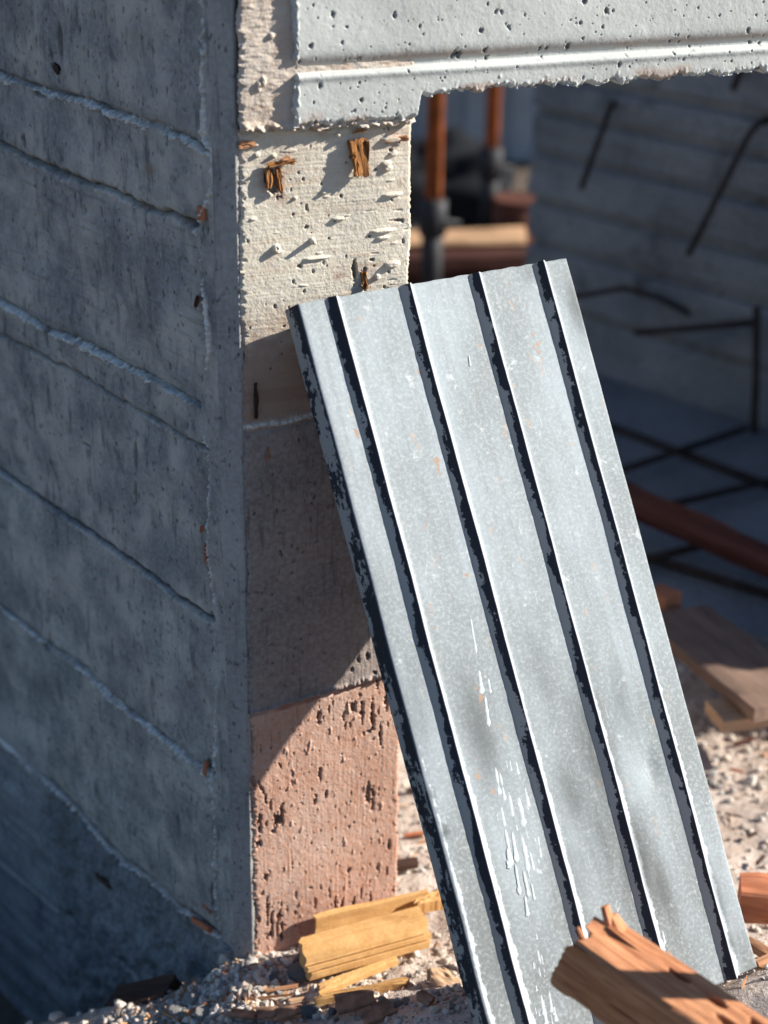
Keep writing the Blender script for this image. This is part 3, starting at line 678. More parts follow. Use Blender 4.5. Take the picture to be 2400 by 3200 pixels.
# ------------------------------------------------------------------ wood splinters stuck in the pier (parts of it)
def plank(name, p0, p1, w, th, up, mat, parent=None, seed=0, rough=0.0, nx=14, taper=(1, 1), ragged=0.0, origin=None, bevel=0.15, pitn=0, label=None, bow=0.0):
    """rough-sawn length of wood from p0 to p1; up = normal of its broad face; local x runs along it"""
    p0 = np.asarray(p0, float); p1 = np.asarray(p1, float)
    X = p1 - p0; L = np.linalg.norm(X); X /= L
    Zv = np.asarray(up, float); Zv = Zv - X * (Zv @ X); Zv /= np.linalg.norm(Zv); Yv = np.cross(Zv, X)
    r = np.random.RandomState(seed)
    b = bevel * min(w, th) * 0.5
    def prof(n_w, n_t):
        pts = []
        for i in range(n_w + 1): pts.append((-w / 2 + b + (w - 2 * b) * i / n_w, th / 2))
        for i in range(n_t + 1): pts.append((w / 2, th / 2 - b - (th - 2 * b) * i / n_t))
        for i in range(n_w + 1): pts.append((w / 2 - b - (w - 2 * b) * i / n_w, -th / 2))
        for i in range(n_t + 1): pts.append((-w / 2, -th / 2 + b + (th - 2 * b) * i / n_t))
        return np.array(pts)
    pr = prof(6, 3); k = len(pr)
    disp = gnoise(nx + 1, k, 3.0, 1.0, seed + 100) if rough else np.zeros((nx + 1, k))
    e0 = r.rand(k) * ragged; e1 = r.rand(k) * ragged
    V = []
    for i in range(nx + 1):
        t = i / nx; tp = taper[0] + (taper[1] - taper[0]) * t
        for j in range(k):
            y, z = pr[j] * tp; nrm = np.array([y, z]); nrm = nrm / (np.linalg.norm(nrm) + 1e-9)
            y += nrm[0] * disp[i, j] * rough; z += nrm[1] * disp[i, j] * rough + bow * 4 * t * (1 - t)
            x = t * L
            if i == 0: x += e0[j]
            if i == nx: x -= e1[j]
            V.append((x, y, z))
    F = []
    for i in range(nx):
        for j in range(k):
            j2 = (j + 1) % k; F.append((i * k + j, i * k + j2, (i + 1) * k + j2, (i + 1) * k + j))
    c0 = len(V); V.append((float(np.mean([V[j][0] for j in range(k)])) + rough, 0, 0)); c1 = len(V); V.append((float(np.mean([V[nx * k + j][0] for j in range(k)])) - rough, 0, 0))
    for j in range(k):
        F.append((j, c0, (j + 1) % k)); F.append((nx * k + j, nx * k + (j + 1) % k, c1))
    me = bpy.data.meshes.new(name); me.from_pydata(V, [], F); me.update()
    bm = bmesh.new(); bm.from_mesh(me); bmesh.ops.recalc_face_normals(bm, faces=bm.faces); bm.to_mesh(me); bm.free()
    me.polygons.foreach_set('use_smooth', [True] * len(me.polygons))
    try: me.set_sharp_from_angle(angle=radians(35))
    except Exception: pass
    o = link(name, me, mat, parent)
    Rm = Matrix(((X[0], Yv[0], Zv[0]), (X[1], Yv[1], Zv[1]), (X[2], Yv[2], Zv[2])))
    loc = Vector(p0) - (Vector(origin) if origin is not None else Vector((0, 0, 0)))
    o.matrix_local = Matrix.Translation(loc) @ Rm.to_4x4()
    if label: o['label'] = label
    return o
def fsplint(a, b, w, th, h0, h1, seed, mat='splinter'):
    u0, z0 = Fuz(*a); u1, z1 = Fuz(*b)
    plank('wood_splinter', FP(u0, z0, h0), FP(u1, z1, h1), w / 2800, th / 2800, NF, MT[mat], pier, seed, rough=0.0011, nx=14, ragged=0.007, origin=A, bevel=0.35, taper=(1.05, 0.8))
fsplint((1112, 428), (1122, 550), 46, 16, 0.0035, 0.010, 1)
fsplint((1140, 430), (1137, 540), 10, 10, 0.006, 0.008, 2)
fsplint((1098, 470), (1106, 548), 10, 12, 0.006, 0.011, 12)
fsplint((838, 522), (836, 590), 14, 12, 0.001, 0.004, 3)
fsplint((867, 520), (874, 598), 9, 12, 0.001, 0.006, 4)
fsplint((828, 520), (922, 500), 13, 10, 0.004, 0.004, 5)
fsplint((862, 508), (905, 488), 9, 8, 0.005, 0.006, 6, 'chip')
fsplint((1135, 845), (1140, 905), 11, 10, 0.001, 0.003, 7)
fsplint((1200, 438), (1275, 428), 14, 9, 0.002, 0.004, 8, 'chip')
fsplint((742, 455), (800, 447), 12, 8, 0.002, 0.003, 9, 'chip')
fsplint((1095, 412), (1140, 400), 6, 6, 0.003, 0.008, 10, 'chip')
fsplint((1030, 1075), (912, 1085), 8, 8, 0.003, 0.012, 13)
fsplint((800, 1190), (795, 1310), 8, 6, 0.001, 0.004, 14, 'dark_wood')
fsplint((838, 1395), (832, 1440), 7, 5, 0.001, 0.003, 15, 'chip')
def lsplint(a, b, w, th, h, seed, mat='splinter'):
    s0, z0 = Lsz(*a); s1, z1 = Lsz(*b)
    plank('wood_splinter', LP(s0, z0, h), LP(s1, z1, h + 0.002), w / 2500, th / 2500, NL, MT[mat], pier, seed, rough=0.0006, nx=8, ragged=0.003, origin=A, bevel=0.4)
lsplint((636, 640), (640, 690), 30, 10, 0.002, 20, 'orange_block')
lsplint((650, 2375), (648, 2420), 11, 8, 0.002, 21, 'orange_block')
lsplint((635, 2815), (672, 2850), 6, 6, 0.004, 22, 'orange_block')
lsplint((612, 2865), (675, 2900), 24, 12, 0.006, 23, 'orange_block')
lsplint((612, 960), (625, 920), 9, 6, 0.001, 24, 'red_timber')
lsplint((640, 1700), (648, 1760), 7, 6, 0.001, 25, 'orange_block')
lsplint((628, 1665), (640, 1640), 5, 5, 0.001, 26, 'orange_block')
lsplint((170, 200), (190, 225), 22, 8, 0.000, 27, 'dark_wood')
lsplint((300, 2730), (350, 2770), 22, 8, 0.000, 28, 'dark_wood')

# ------------------------------------------------------------------ far wall of the room, back fence, floor slab
U2d = azv(-45); W2P = G(2390, 1370); N2 = np.array([-U2d[1], U2d[0], 0]); N2 = N2 if N2 @ (CAMP - W2P) > 0 else -N2
def Wsz(px, py):
    P = hit(px, py, W2P, N2); return (P - W2P) @ U2d, P[2]
def WP(s, z, n=0.0): return W2P + U2d * s + N2 * n + ZUP * z
sL = Wsz(1655, 600)[0]; sR = -1.68
wall2 = thing('concrete_wall', 'dim board-marked concrete wall behind the metal panel, with bars sticking out', 'wall', tuple(WP(0, 0)))
ztop = 1.75
def wz(px, py): return Wsz(px, py)[1]
joints = [-0.05, wz(1900, 1010), wz(1672, 760), wz(1663, 624), wz(1653, 470), wz(1680, 345), wz(1990, 290), wz(1990, 290) + 0.13, wz(1990, 290) + 0.26, wz(1990, 290) + 0.40, ztop]
joints = sorted(joints)
for i in range(len(joints) - 1):
    z0, z1 = joints[i] + 0.009, joints[i + 1] - 0.009
    nxw, nzw = 260, 30
    S_, Z_ = np.meshgrid(np.linspace(sR, sL, nxw), np.linspace(z0, z1, nzw))
    hn = 0.0008 * gnoise(nzw, nxw, 2, 2, 200 + i) + 0.0015 * gnoise(nzw, nxw, 8, 12, 230 + i) + (0.004 * (i % 2))
    ed = np.minimum(Z_ - z0, z1 - Z_); hn = hn - 0.014 * sstep(0.005, 0, ed)
    Vw = U2d * S_[..., None] + N2 * hn[..., None] + ZUP * Z_[..., None]
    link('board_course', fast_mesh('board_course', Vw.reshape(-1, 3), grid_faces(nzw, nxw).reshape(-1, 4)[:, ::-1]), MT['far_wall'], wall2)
bm = bmesh.new(); prism(bm, [U2d * s + N2 * n for s, n in ((sR, -0.02), (sL, -0.02), (sL, -0.18), (sR, -0.18))], -0.05, ztop)
bm_obj('core', bm, MT['far_wall'], wall2)

slab = bmesh.new()
prism(slab, [W2P + U2d * s + N2 * n for s, n in ((-1.30, 0.02), (0.85, 0.02), (0.85, 1.1), (-1.0, 0.75))], -0.05, 0.03)
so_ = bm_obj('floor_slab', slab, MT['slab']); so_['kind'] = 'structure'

# corrugated fence at the back
bm = bmesh.new()
pit_ = 0.16; x = -2.2; prof = []
while x < 2.6:
    prof += [(x, 0), (x + 0.055, 0), (x + 0.075, -0.03), (x + 0.135, -0.03)]; x += pit_
vl = [bm.verts.new((px_, py_, 0)) for px_, py_ in prof]; vh = [bm.verts.new((px_, py_, 1.9)) for px_, py_ in prof]
for i in range(len(prof) - 1): bm.faces.new((vl[i], vl[i + 1], vh[i + 1], vh[i]))
fence = bm_obj('corrugated_fence', bm, MT['sheet'], None, (0, 6.3, 0.0))
mod = fence.modifiers.new('thick', 'SOLIDIFY'); mod.thickness = 0.004
tag(fence, 'blue-grey ribbed sheet fence far behind the rusty props', 'fence')

# steel props
def prop(px, py_mid, dist, r, y_split, label):
    P = CAMP + ray(px, py_mid) * dist; x, y = P[0], P[1]
    zsp = (CAMP + ray(px, y_split) * dist)[2]
    root = thing('steel_prop', label, 'prop', (x, y, 0), 'steel props at the back')
    link('outer_tube', tube_mesh('outer_tube', [(0, 0, 0.006), (0, 0, zsp)], r * 1.25, 20), MT['prop_dark'], root)
    link('inner_tube', tube_mesh('inner_tube', [(0, 0, zsp - 0.02), (0, 0, 2.3)], r, 20), MT['prop_orange'], root)
    link('collar', tube_mesh('collar', [(0, 0, zsp - 0.05), (0, 0, zsp - 0.045), (0, 0, zsp + 0.045), (0, 0, zsp + 0.05)], [r * 1.3, r * 1.65, r * 1.65, r * 1.3], 20), MT['prop_dark'], root)
    link('handle', tube_mesh('handle', [(-r * 3, -r, zsp + 0.01), (r * 3.2, -r, zsp - 0.01)], r * 0.3, 10), MT['prop_dark'], root)
    bm = bmesh.new(); box_bm(bm, (0, 0, 0.004), (0.14, 0.14, 0.008)); bm_obj('base_plate', bm, MT['prop_dark'], root)
prop(1357, 500, 4.55, 0.0225, 700, 'nearer rusty orange prop with dark sleeve, just right of the pier')
prop(1538, 420, 5.25, 0.0215, 520, 'farther rusty prop with dark lower sleeve, right of the brighter prop')
# stacked planks and the sunlit rail at the back
pl0, pl1 = G(1180, 750, 0.128), G(1640, 738, 0.128)
o = plank('wooden_rail', pl0, pl1, 0.055, 0.05, ZUP + 0.3 * NF, MT['rail'], None, 301, rough=0.002, nx=20, bevel=0.85); tag(o, 'pale sunlit wooden rail lying across the props at the back', 'timber')
for i, (zz, yy, wd) in enumerate(((0.077, 0.02, 0.24), (0.022, 0.03, 0.24))):
    o = plank('stacked_plank', pl0 + np.array([-0.05 * (i % 2), yy, zz - 0.128]), pl1 + np.array([0.02 * (i % 2), yy, zz - 0.128]), wd, 0.052, ZUP, MT['stack'], None, 310 + i, rough=0.002, nx=12)
    tag(o, ['upper dark red-brown plank directly under the pale rail', 'lower dark red-brown plank of the pair, on the ground under the rail'][i], 'plank', 'planks piled at the back')
# rusty drum and dark tarpaulin heap behind them
def drum(P, r, h, mat, label):
    root = thing('rusty_drum', label, 'drum', tuple(P))
    pts = []; rad = []
    for t, k in ((0, 0.96), (0.01, 1.0), (0.30, 1.0), (0.33, 1.03), (0.36, 1.0), (0.64, 1.0), (0.67, 1.03), (0.70, 1.0), (0.97, 1.0), (0.985, 1.03), (1.0, 1.0)):
        pts.append((0, 0, t * h)); rad.append(r * k)
    link('barrel', tube_mesh('barrel', pts, rad, 28), mat, root)
    link('lid', tube_mesh('lid', [(0, 0, h - 0.012), (0, 0, h + 0.002)], [r * 0.94, r * 0.94], 28), mat, root)
drum(np.array([0.385, 5.15, 0]), 0.075, 0.15, MT['rust_drum'], 'small rust-brown drum by the wall corner behind the rail')
ht = bmesh.new(); bmesh.ops.create_icosphere(ht, subdivisions=4, radius=1.0)
for v in ht.verts:
    n = v.co.copy(); k = 1 + 0.10 * sin(5 * n.x + 3 * n.y) + 0.07 * sin(9 * n.y + 7 * n.z + 1) + 0.05 * sin(13 * n.x - 8 * n.z)
    v.co = Vector((n.x * 0.30 * k, n.y * 0.16 * k, (max(n.z, 0.0) ** 0.6) * 0.24 * k))
o = bm_obj('tarpaulin_heap', ht, MT['tarp'], None, (0.12, 5.5, 0.0), True); tag(o, 'dark tarpaulin heap behind the two rusty props', 'tarpaulin')

# bars sticking out of the far wall, and the mesh on the slab
def rebar(pts, r, label, group):
    base = np.asarray(pts[0], float)
    o = link('rebar', tube_mesh('rebar', [np.asarray(p) - base for p in pts], r, 10), MT['rebar'], None, tuple(base)); tag(o, label, 'rebar', group); return o
def wbar(pxs, ns_, r, label):
    P = []
    for (p, n) in zip(pxs, ns_):
        P.append(hit(p[0], p[1], W2P + N2 * n, N2))
    rebar(P, r, label, 'bars in the far wall')
wbar([(1925, 310), (1908, 335), (1815, 592)], [-0.03, 0.05, 0.14], 0.007, 'short dark bar slanting down the far wall above the panel top')
wbar([(2400, 370), (2362, 392), (2335, 430), (2150, 798)], [-0.03, 0.08, 0.10, 0.16], 0.007, 'long bent dark bar slanting down the far wall at the right edge')
wbar([(2325, 190), (2312, 225), (2292, 278)], [-0.03, 0.03, 0.06], 0.008, 'dark bar end just under the beam at the right')
wbar([(2215, 1010), (2060, 930), (1950, 900), (1780, 930)], [-0.03, 0.05, 0.09, 0.12], 0.007, 'bent dark bar beside the upper right edge of the panel')
wbar([(2390, 1005), (2310, 1012), (1985, 1040)], [-0.03, 0.05, 0.10], 0.008, 'nearly level dark bar low on the far wall, right')
wbar([(2365, 960), (2362, 1200), (2352, 1420)], [0.05, 0.05, 0.06], 0.009, 'upright dark bar against the far wall at the right edge')
def mbar(a, b, z, label): rebar([G(*a, z), G(*b, z)], 0.008, label, 'reinforcing mesh bars on the slab')
mbar((1880, 1320), (2460, 1537), 0.042, 'upper mesh bar running down to the right across the slab')
mbar((1880, 1490), (2330, 1340), 0.057, 'upper mesh bar rising to the right across the slab')
mbar((2040, 1590), (2460, 1490), 0.057, 'middle mesh bar rising to the right, above the red timber')
mbar((2020, 1740), (2420, 1862), 0.042, 'lower mesh bar running down right, below the red timber')
mbar((1990, 1755), (2300, 1680), 0.057, 'lower mesh bar passing under the red timber')

# ------------------------------------------------------------------ timbers behind the panel
def px_plank(name, a, b, z0, z1, w, th, mat, label, cat, seed, **kw):
    o = plank(name, G(*a, z0), G(*b, z1), w, th, ZUP, mat, None, seed, **kw); tag(o, label, cat); return o
px_plank('red_timber', (1930, 1545), (2560, 1830), 0.13, 0.085, 0.055, 0.06, MT['red_timber'], 'round-edged red-brown timber lying across the mesh right of the panel', 'timber', 401, rough=0.003, nx=24, bevel=0.8)
px_plank('grey_board', (2105, 1925), (2480, 2215), 0.10, 0.125, 0.13, 0.022, MT['grey_board'], 'wide weathered board with a sunlit near end, right of the panel', 'board', 402, rough=0.0015, nx=24)
px_plank('pale_board', (2232, 2240), (2560, 2195), 0.095, 0.095, 0.065, 0.02, MT['pale_board'], 'pale sunlit board crossing under the weathered board', 'board', 403, rough=0.001, nx=16)
px_plank('wood_block', (2040, 1880), (2100, 1905), 0.10, 0.10, 0.05, 0.05, MT['orange_block'], 'small orange wood block end peeping out beside the panel edge', 'block', 404, rough=0.002, nx=8)
px_plank('wood_block', (2310, 2800), (2520, 2822), 0.115, 0.115, 0.05, 0.045, MT['orange_block'], 'orange-red sunlit wood block right of the panel foot', 'block', 405, rough=0.0015, nx=14)
px_plank('wood_stick', (2335, 2945), (2440, 3010), 0.11, 0.11, 0.012, 0.010, MT['chip'], 'thin stick on gravel beside the panel foot', 'stick', 406, rough=0.001, nx=8)
px_plank('wood_stick', (2372, 3030), (2470, 2995), 0.135, 0.135, 0.022, 0.014, MT['chip'], 'short pale stick at the lower right corner of the panel', 'stick', 407, rough=0.001, nx=8)

# ------------------------------------------------------------------ the leaning metal panel
TLp = hit(933, 948, A + NF * 0.040, NF)
kk = np.linalg.norm(TLp - CAMP) / np.linalg.norm(hit(933, 948, A + NF * 0.035, NF) - CAMP)
TRp = CAMP + ray(1770, 806) * 2.072 * kk; BRp = CAMP + ray(2365, 3015) * 2.048 * kk
XA = TRp - TLp; PW = np.linalg.norm(XA); XA /= PW
YA = BRp - TRp; PL = np.linalg.norm(YA); YA /= PL; YA = YA - XA * (XA @ YA); YA /= np.linalg.norm(YA)
ZA = np.cross(XA, YA); ZA = ZA if ZA @ (CAMP - TLp) > 0 else -ZA
flip = np.cross(XA, YA) @ ZA < 0
def Pxy(px, py):
    P = hit(px, py, TLp, ZA); return (P - TLp) @ XA, (P - TLp) @ YA
ribx = [Pxy(*p)[0] + 0.002 for p in ((1008, 931), (1238, 889), (1455, 853), (1660, 823))]
prof = []                                         # x, z, side, sideh, ridge, lime
FL = 0.030
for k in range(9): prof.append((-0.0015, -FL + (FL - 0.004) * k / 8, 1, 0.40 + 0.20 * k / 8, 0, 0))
prof += [(-0.0008, -0.0016, 0.9, 1, 0.0, 0), (0.0012, -0.0003, 0, 0, 0.25, 0.3)]
x = 0.004; RH, RE, RTp, RR = 0.0095, 0.0095, 0.0016, 0.0080
def pan(x0, x1, lime0, lime1):
    n = max(4, int((x1 - x0) / 0.0025))
    for k in range(n + 1):
        xx = x0 + (x1 - x0) * k / n
        prof.append((xx, 0, 0, 0, 0, lime0 * math.exp(-(xx - x0) / 0.007) + lime1 * math.exp(-(x1 - xx) / 0.006)))
for rb in ribx:
    pan(x, rb - 0.0006, 0.75, 0.45)
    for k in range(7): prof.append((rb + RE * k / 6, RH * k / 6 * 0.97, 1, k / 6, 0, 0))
    prof += [(rb + RE + 0.0005, RH, 0.1, 1, 0.9, 0.2), (rb + RE + RTp * 0.6, RH + 0.0002, 0, 0, 1, 0.4), (rb + RE + RTp, RH - 0.0003, 0, 0, 0.9, 0.6)]
    for k in range(1, 6): prof.append((rb + RE + RTp + RR * k / 5.5, RH * (1 - k / 5.5), 0, 0, 0.25, 0.7))
    x = rb + RE + RTp + RR + 0.0005
pan(x, PW - 0.0015, 0.75, 0.2)
prof += [(PW - 0.0003, -0.0005, 0, 0, 0.3, 0), (PW, -0.002, 0, 0, 0, 0), (PW + 0.0002, -0.010, 1, .5, 0, 0), (PW + 0.0003, -0.022, 1, .5, 0, 0)]
prof = np.array(prof); npx = len(prof)
PLEN = PL + 0.002
yv = np.arange(0, PLEN, 0.0024); npy = len(yv)
XX = np.repeat(prof[None, :, 0], npy, 0); ZZp = np.repeat(prof[None, :, 1], npy, 0); YY = np.repeat(yv[:, None], npx, 1)
ZZp = ZZp + 0.0004 * gnoise(npy, npx, 25, 12, 80) + 0.00008 * gnoise(npy, npx, 2, 3, 81)
ZZp += 0.0010 * np.exp(-((XX - 0.20) / 0.05) ** 2 - ((YY - 0.55) / 0.10) ** 2)
# small dent by the fourth rib
dx_, dy_ = Pxy(2035, 2400); ZZp -= 0.0035 * np.exp(-((XX - dx_) / 0.012) ** 2 - ((YY - dy_) / 0.018) ** 2)
Yj = YY + sstep(0.006, 0, YY) * 0.0003 * gnoise(npy, npx, 1, 2.5, 82)
XX = XX + 0.0004 * gnoise(1, npy, 0.1, 20, 83)[0][:, None]
root = thing('metal_panel', 'ribbed grey steel panel leaning on the pier, stained with white drips', 'panel', tuple(TLp))
Rp = Matrix(((XA[0], YA[0], ZA[0]), (XA[1], YA[1], ZA[1]), (XA[2], YA[2], ZA[2])))
# right-handed local frame: y runs up the panel when needed
sgn = 1.0
if Rp.determinant() < 0:
    sgn = -1.0; Rp = Matrix(((XA[0], -YA[0], ZA[0]), (XA[1], -YA[1], ZA[1]), (XA[2], -YA[2], ZA[2])))
root.matrix_world = Matrix.Translation(Vector(TLp)) @ Rp.to_4x4()
PVv = np.stack([XX, Yj * sgn, ZZp], -1).reshape(-1, 3)
rep_ = lambda j: np.repeat(prof[None, :, j], npy, 0).ravel()
pf = grid_faces(npy, npx).reshape(-1, 4)
if sgn < 0: pf = pf[:, ::-1]
smu = np.zeros_like(XX); rus = np.zeros_like(XX)
def gs_(arr, lst):
    for (px, py, rx, ry, am) in lst:
        x0, y0 = Pxy(px, py); arr[:] = np.maximum(arr, am * np.exp(-((XX - x0) / (rx / 2400)) ** 2 - ((YY - y0) / (ry / 2750)) ** 2))
gs_(smu, ((1500, 2280, 50, 170, .75), (1860, 2330, 60, 220, .9), (1790, 2480, 50, 120, .6), (1990, 2700, 60, 160, .9), (2065, 2790, 40, 130, .7), (1880, 2580, 60, 160, .55), (1640, 2280, 30, 170, .5), (1780, 2720, 60, 160, .5), (1345, 2650, 40, 160, .55), (1345, 2480, 14, 22, .8), (1392, 2600, 13, 26, .95), (1800, 960, 34, 110, .7), (1660, 850, 40, 40, .5), (2150, 2560, 30, 240, .6), (2230, 2800, 35, 160, .7), (1560, 2950, 50, 160, .5), (1300, 2200, 40, 160, .4), (1690, 2100, 40, 150, .35), (1950, 2200, 40, 160, .4), (2280, 2950, 30, 50, .7), (1420, 2850, 30, 120, .4)))
gs_(rus, ((1370, 1455, 9, 40, .75), (1680, 1080, 22, 70, .45), (1460, 1800, 10, 16, .7), (1500, 2180, 16, 80, .45), (1310, 1160, 9, 50, .45), (1112, 1350, 7, 28, .65), (1330, 1640, 14, 50, .4), (1345, 1900, 14, 80, .42), (1500, 1080, 9, 20, .4), (1590, 890, 10, 12, .45), (1790, 840, 12, 14, .55), (1540, 2470, 14, 18, .45), (1490, 2420, 18, 60, .42), (1830, 1750, 10, 12, .45), (1560, 1550, 8, 50, .4)))
limy = rep_(5) * (0.62 + 0.75 * sstep(0.35, 0.75, YY).ravel())
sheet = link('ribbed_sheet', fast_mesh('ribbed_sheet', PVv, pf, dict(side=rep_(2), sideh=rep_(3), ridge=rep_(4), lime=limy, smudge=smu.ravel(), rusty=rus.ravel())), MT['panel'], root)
md = sheet.modifiers.new('thick', 'SOLIDIFY'); md.thickness = 0.0013; md.offset = -1
# cement drips
DV, DF = [], []
def drip(px, py, ln, w, seed):
    r = random.Random(seed); x0, y0 = Pxy(px, py); n = 10
    ang = r.uniform(-0.05, 0.05) - 0.10
    base = len(DV)
    for i in range(n + 1):
        t = i / n; hw = w * (0.28 + 0.25 * r.random() + 0.45 * sstep(0.70, 0.92, t)) * sqrt(max(0.02, 1 - (2 * t - 1) ** 6)) * (0.12 if i == 0 else 1)
        for k, (a, b) in enumerate(((-1, 0.0), (-0.5, 0.8), (0, 1.0), (0.5, 0.8), (1, 0.0))):
            DV.append((x0 + ang * t * ln + a * hw, (y0 + t * ln) * sgn, 0.0003 + b * min(0.00035, hw * 0.2) * (0.05 if i in (0, n) else 1)))
    for i in range(n):
        for k in range(4):
            q = (base + i * 5 + k, base + i * 5 + k + 1, base + (i + 1) * 5 + k + 1, base + (i + 1) * 5 + k)
            DF.append(q[::-1] if sgn < 0 else q)
ppm = 1 / 2750.
rp = random.Random(77)
for (px, py, ln, w) in ((1497, 2095, 70, 9), (1525, 2120, 45, 6), (1515, 2175, 90, 8), (1545, 2385, 100, 9), (1560, 2410, 90, 7), (1590, 2480, 70, 8), (1612, 2380, 40, 5), (1620, 2490, 90, 10), (1640, 2460, 60, 7), (1578, 2590, 110, 8), (1600, 2600, 90, 9), (1630, 2610, 110, 9), (1655, 2660, 60, 6), (1610, 2700, 90, 7), (1635, 2720, 80, 7), (1640, 2800, 60, 7), (1660, 2760, 50, 5), (1680, 2610, 70, 6), (1585, 2650, 60, 7), (1470, 1930, 110, 5), (1480, 1990, 40, 4), (1690, 2980, 60, 5), (1700, 3040, 40, 6), (1715, 3090, 70, 7), (1735, 3060, 60, 6), (1690, 3110, 60, 7), (1680, 2970, 30, 5), (1730, 3140, 50, 7), (1760, 3120, 60, 7), (1700, 3150, 50, 8), (1790, 3075, 60, 6), (2070, 2910, 40, 5), (1465, 1110, 35, 4), (1640, 2640, 40, 6), (1566, 2520, 60, 6), (1700, 3000, 35, 4), (1722, 3010, 35, 4)):
    drip(px, py, ln * ppm, 1.5 * w * ppm, rp.randint(0, 9999))
for _ in range(28):
    drip(rp.gauss(1625, 40), rp.gauss(2600, 150), rp.uniform(8, 35) * ppm, rp.uniform(3, 7) * ppm, rp.randint(0, 9999))
for _ in range(24):
    drip(rp.gauss(1710, 35), rp.gauss(3090, 60), rp.uniform(8, 30) * ppm, rp.uniform(3, 7) * ppm, rp.randint(0, 9999))
dr = link('cement_drips', fast_mesh('cement_drips', np.array(DV), np.array(DF)), MT['drip'], root); dr['kind'] = 'stuff'; dr['label'] = 'white cement drips run down the panel'

# ------------------------------------------------------------------ foreground timber
def timber():
    zt = 0.405
    a0 = G(1784, 2940, zt); a1 = G(2139, 3200, zt - 0.02); b0 = G(1953, 2877, zt); b1 = G(2400, 3156, zt - 0.02)
    c0 = (a0 + b0) / 2; c1 = (a1 + b1) / 2
    X = c1 - c0; X /= np.linalg.norm(X); Lt = 0.62
    wid = np.linalg.norm((b0 - a0) - X * ((b0 - a0) @ X)); 
    up = ZUP - X * X[2]; up /= np.linalg.norm(up)
    th = 0.072
    Yv = np.cross(up, X)
    nx = 150; ny = 26; ntt = 22
    per = []
    b = 0.004
    for i in range(ny + 1): per.append((-wid / 2 + b + (wid - 2 * b) * i / ny, 0.0))
    for i in range(ntt + 1): per.append((wid / 2, -b - (th - 2 * b) * i / ntt))
    for i in range(ny + 1): per.append((wid / 2 - b - (wid - 2 * b) * i / ny, -th))
    for i in range(ntt + 1): per.append((-wid / 2, -th + b + (th - 2 * b) * i / ntt))
    per = np.array(per); k = len(per)
    g1 = gnoise(nx + 1, k, 10, 0.8, 500); g2 = gnoise(nx + 1, k, 2, 2, 501); g3 = gnoise(nx + 1, k, 14, 5, 502)
    cr = gnoise(nx + 1, k, 10, 1.2, 503)
    crack = sstep(2.0, 2.5, cr)
    hgt = 0.00022 * g1 + 0.00015 * g2 + 0.0007 * g3 - 0.0035 * crack
    xs_ = np.linspace(0, Lt, nx + 1)
    pitv = 0.85 * crack
    # knot holes on the top face
    for (u_, v_, ru, rv) in ((0.150, 0.3, 0.010, 0.004), (0.172, -0.15, 0.012, 0.004), (0.190, 0.45, 0.008, 0.004), (0.108, 0.3, 0.012, 0.003)):
        r_ = np.sqrt(((xs_[:, None] - u_) / ru) ** 2 + ((per[None, :, 0] - v_ * wid / 2) / rv) ** 2) + 5 * (per[None, :, 1] < -0.001)
        kq = 1 - sstep(0.7, 1.1, r_); hgt = hgt - 0.010 * kq; pitv = np.maximum(pitv, 0.9 * kq)
    c = per - np.array([0, -th / 2]); nr = np.zeros_like(per)
    for j in range(k):
        y, z = per[j]
        if z > -1e-6: nr[j] = (0, 1)
        elif z < -th + 1e-6: nr[j] = (0, -1)
        else: nr[j] = (np.sign(y), 0)
    # broken, rounded end: front-top corner torn back
    rr = np.random.RandomState(9)
    e0 = 0.003 * rr.rand(k) + 0.0035 * gnoise(1, k, 0.1, 5, 504)[0]
    V = np.zeros((nx + 1, k, 3))
    for i in range(nx + 1):
        t = xs_[i]
        rnd = 1 - 0.04 * math.exp(-t / 0.006)
        V[i, :, 0] = t - 0.020 + e0 * math.exp(-t / 0.02) + 0.012 * np.exp(-t / 0.02) * np.clip((per[:, 1] + th / 2) / th * 2, 0, 1) ** 2
        V[i, :, 1] = per[:, 0] * rnd + nr[:, 0] * hgt[i]
        V[i, :, 2] = (per[:, 1] + th / 2) * rnd - th / 2 + nr[:, 1] * hgt[i]
    Vf = V.reshape(-1, 3); i = np.arange((nx + 1) * k).reshape(nx + 1, k)
    j2 = np.roll(i, -1, axis=1)
    F = np.stack([i[:-1], j2[:-1], j2[1:], i[1:]], -1).reshape(-1, 4)
    me = fast_mesh('timber', Vf, F, dict(pit=pitv.ravel()))
    bm = bmesh.new(); bm.from_mesh(me); bm.verts.ensure_lookup_table()
    rings = [[bm.verts[ring * k + q] for q in range(k)] for ring in (0, nx)]
    for ring, vs in zip((0, nx), rings):
        cv = bm.verts.new(sum((v.co for v in vs), Vector()) / k + Vector((0.006 if ring == 0 else 0, 0, 0)))
        for q in range(k): bm.faces.new((vs[q], vs[(q + 1) % k], cv))
    bmesh.ops.recalc_face_normals(bm, faces=bm.faces); bm.to_mesh(me); bm.free()
    me.set_sharp_from_angle(angle=radians(38))
    root = thing('split_timber', 'broken orange-brown timber jutting in front of the panel at lower right', 'timber', tuple(c0))
    Rm = Matrix(((X[0], Yv[0], up[0]), (X[1], Yv[1], up[1]), (X[2], Yv[2], up[2])))
    root.matrix_world = Matrix.Translation(Vector(c0)) @ Rm.to_4x4()
    link('beam_body', me, MT['timber'], root)
    # torn splinters standing up at the broken end
    def sp(a, b, w, t_, seed):
        plank('splinter', a, b, w, t_, (1, 0, 0.2), MT['timber'], root, seed, rough=0.0006, nx=6, taper=(1.2, 0.7), ragged=0.003, bevel=0.4)
    sp((0.014, 0.012, -0.010), (-0.008, 0.016, 0.018), 0.012, 0.006, 511)
    sp((0.026, 0.018, -0.008), (0.000, 0.020, 0.009), 0.016, 0.006, 512)
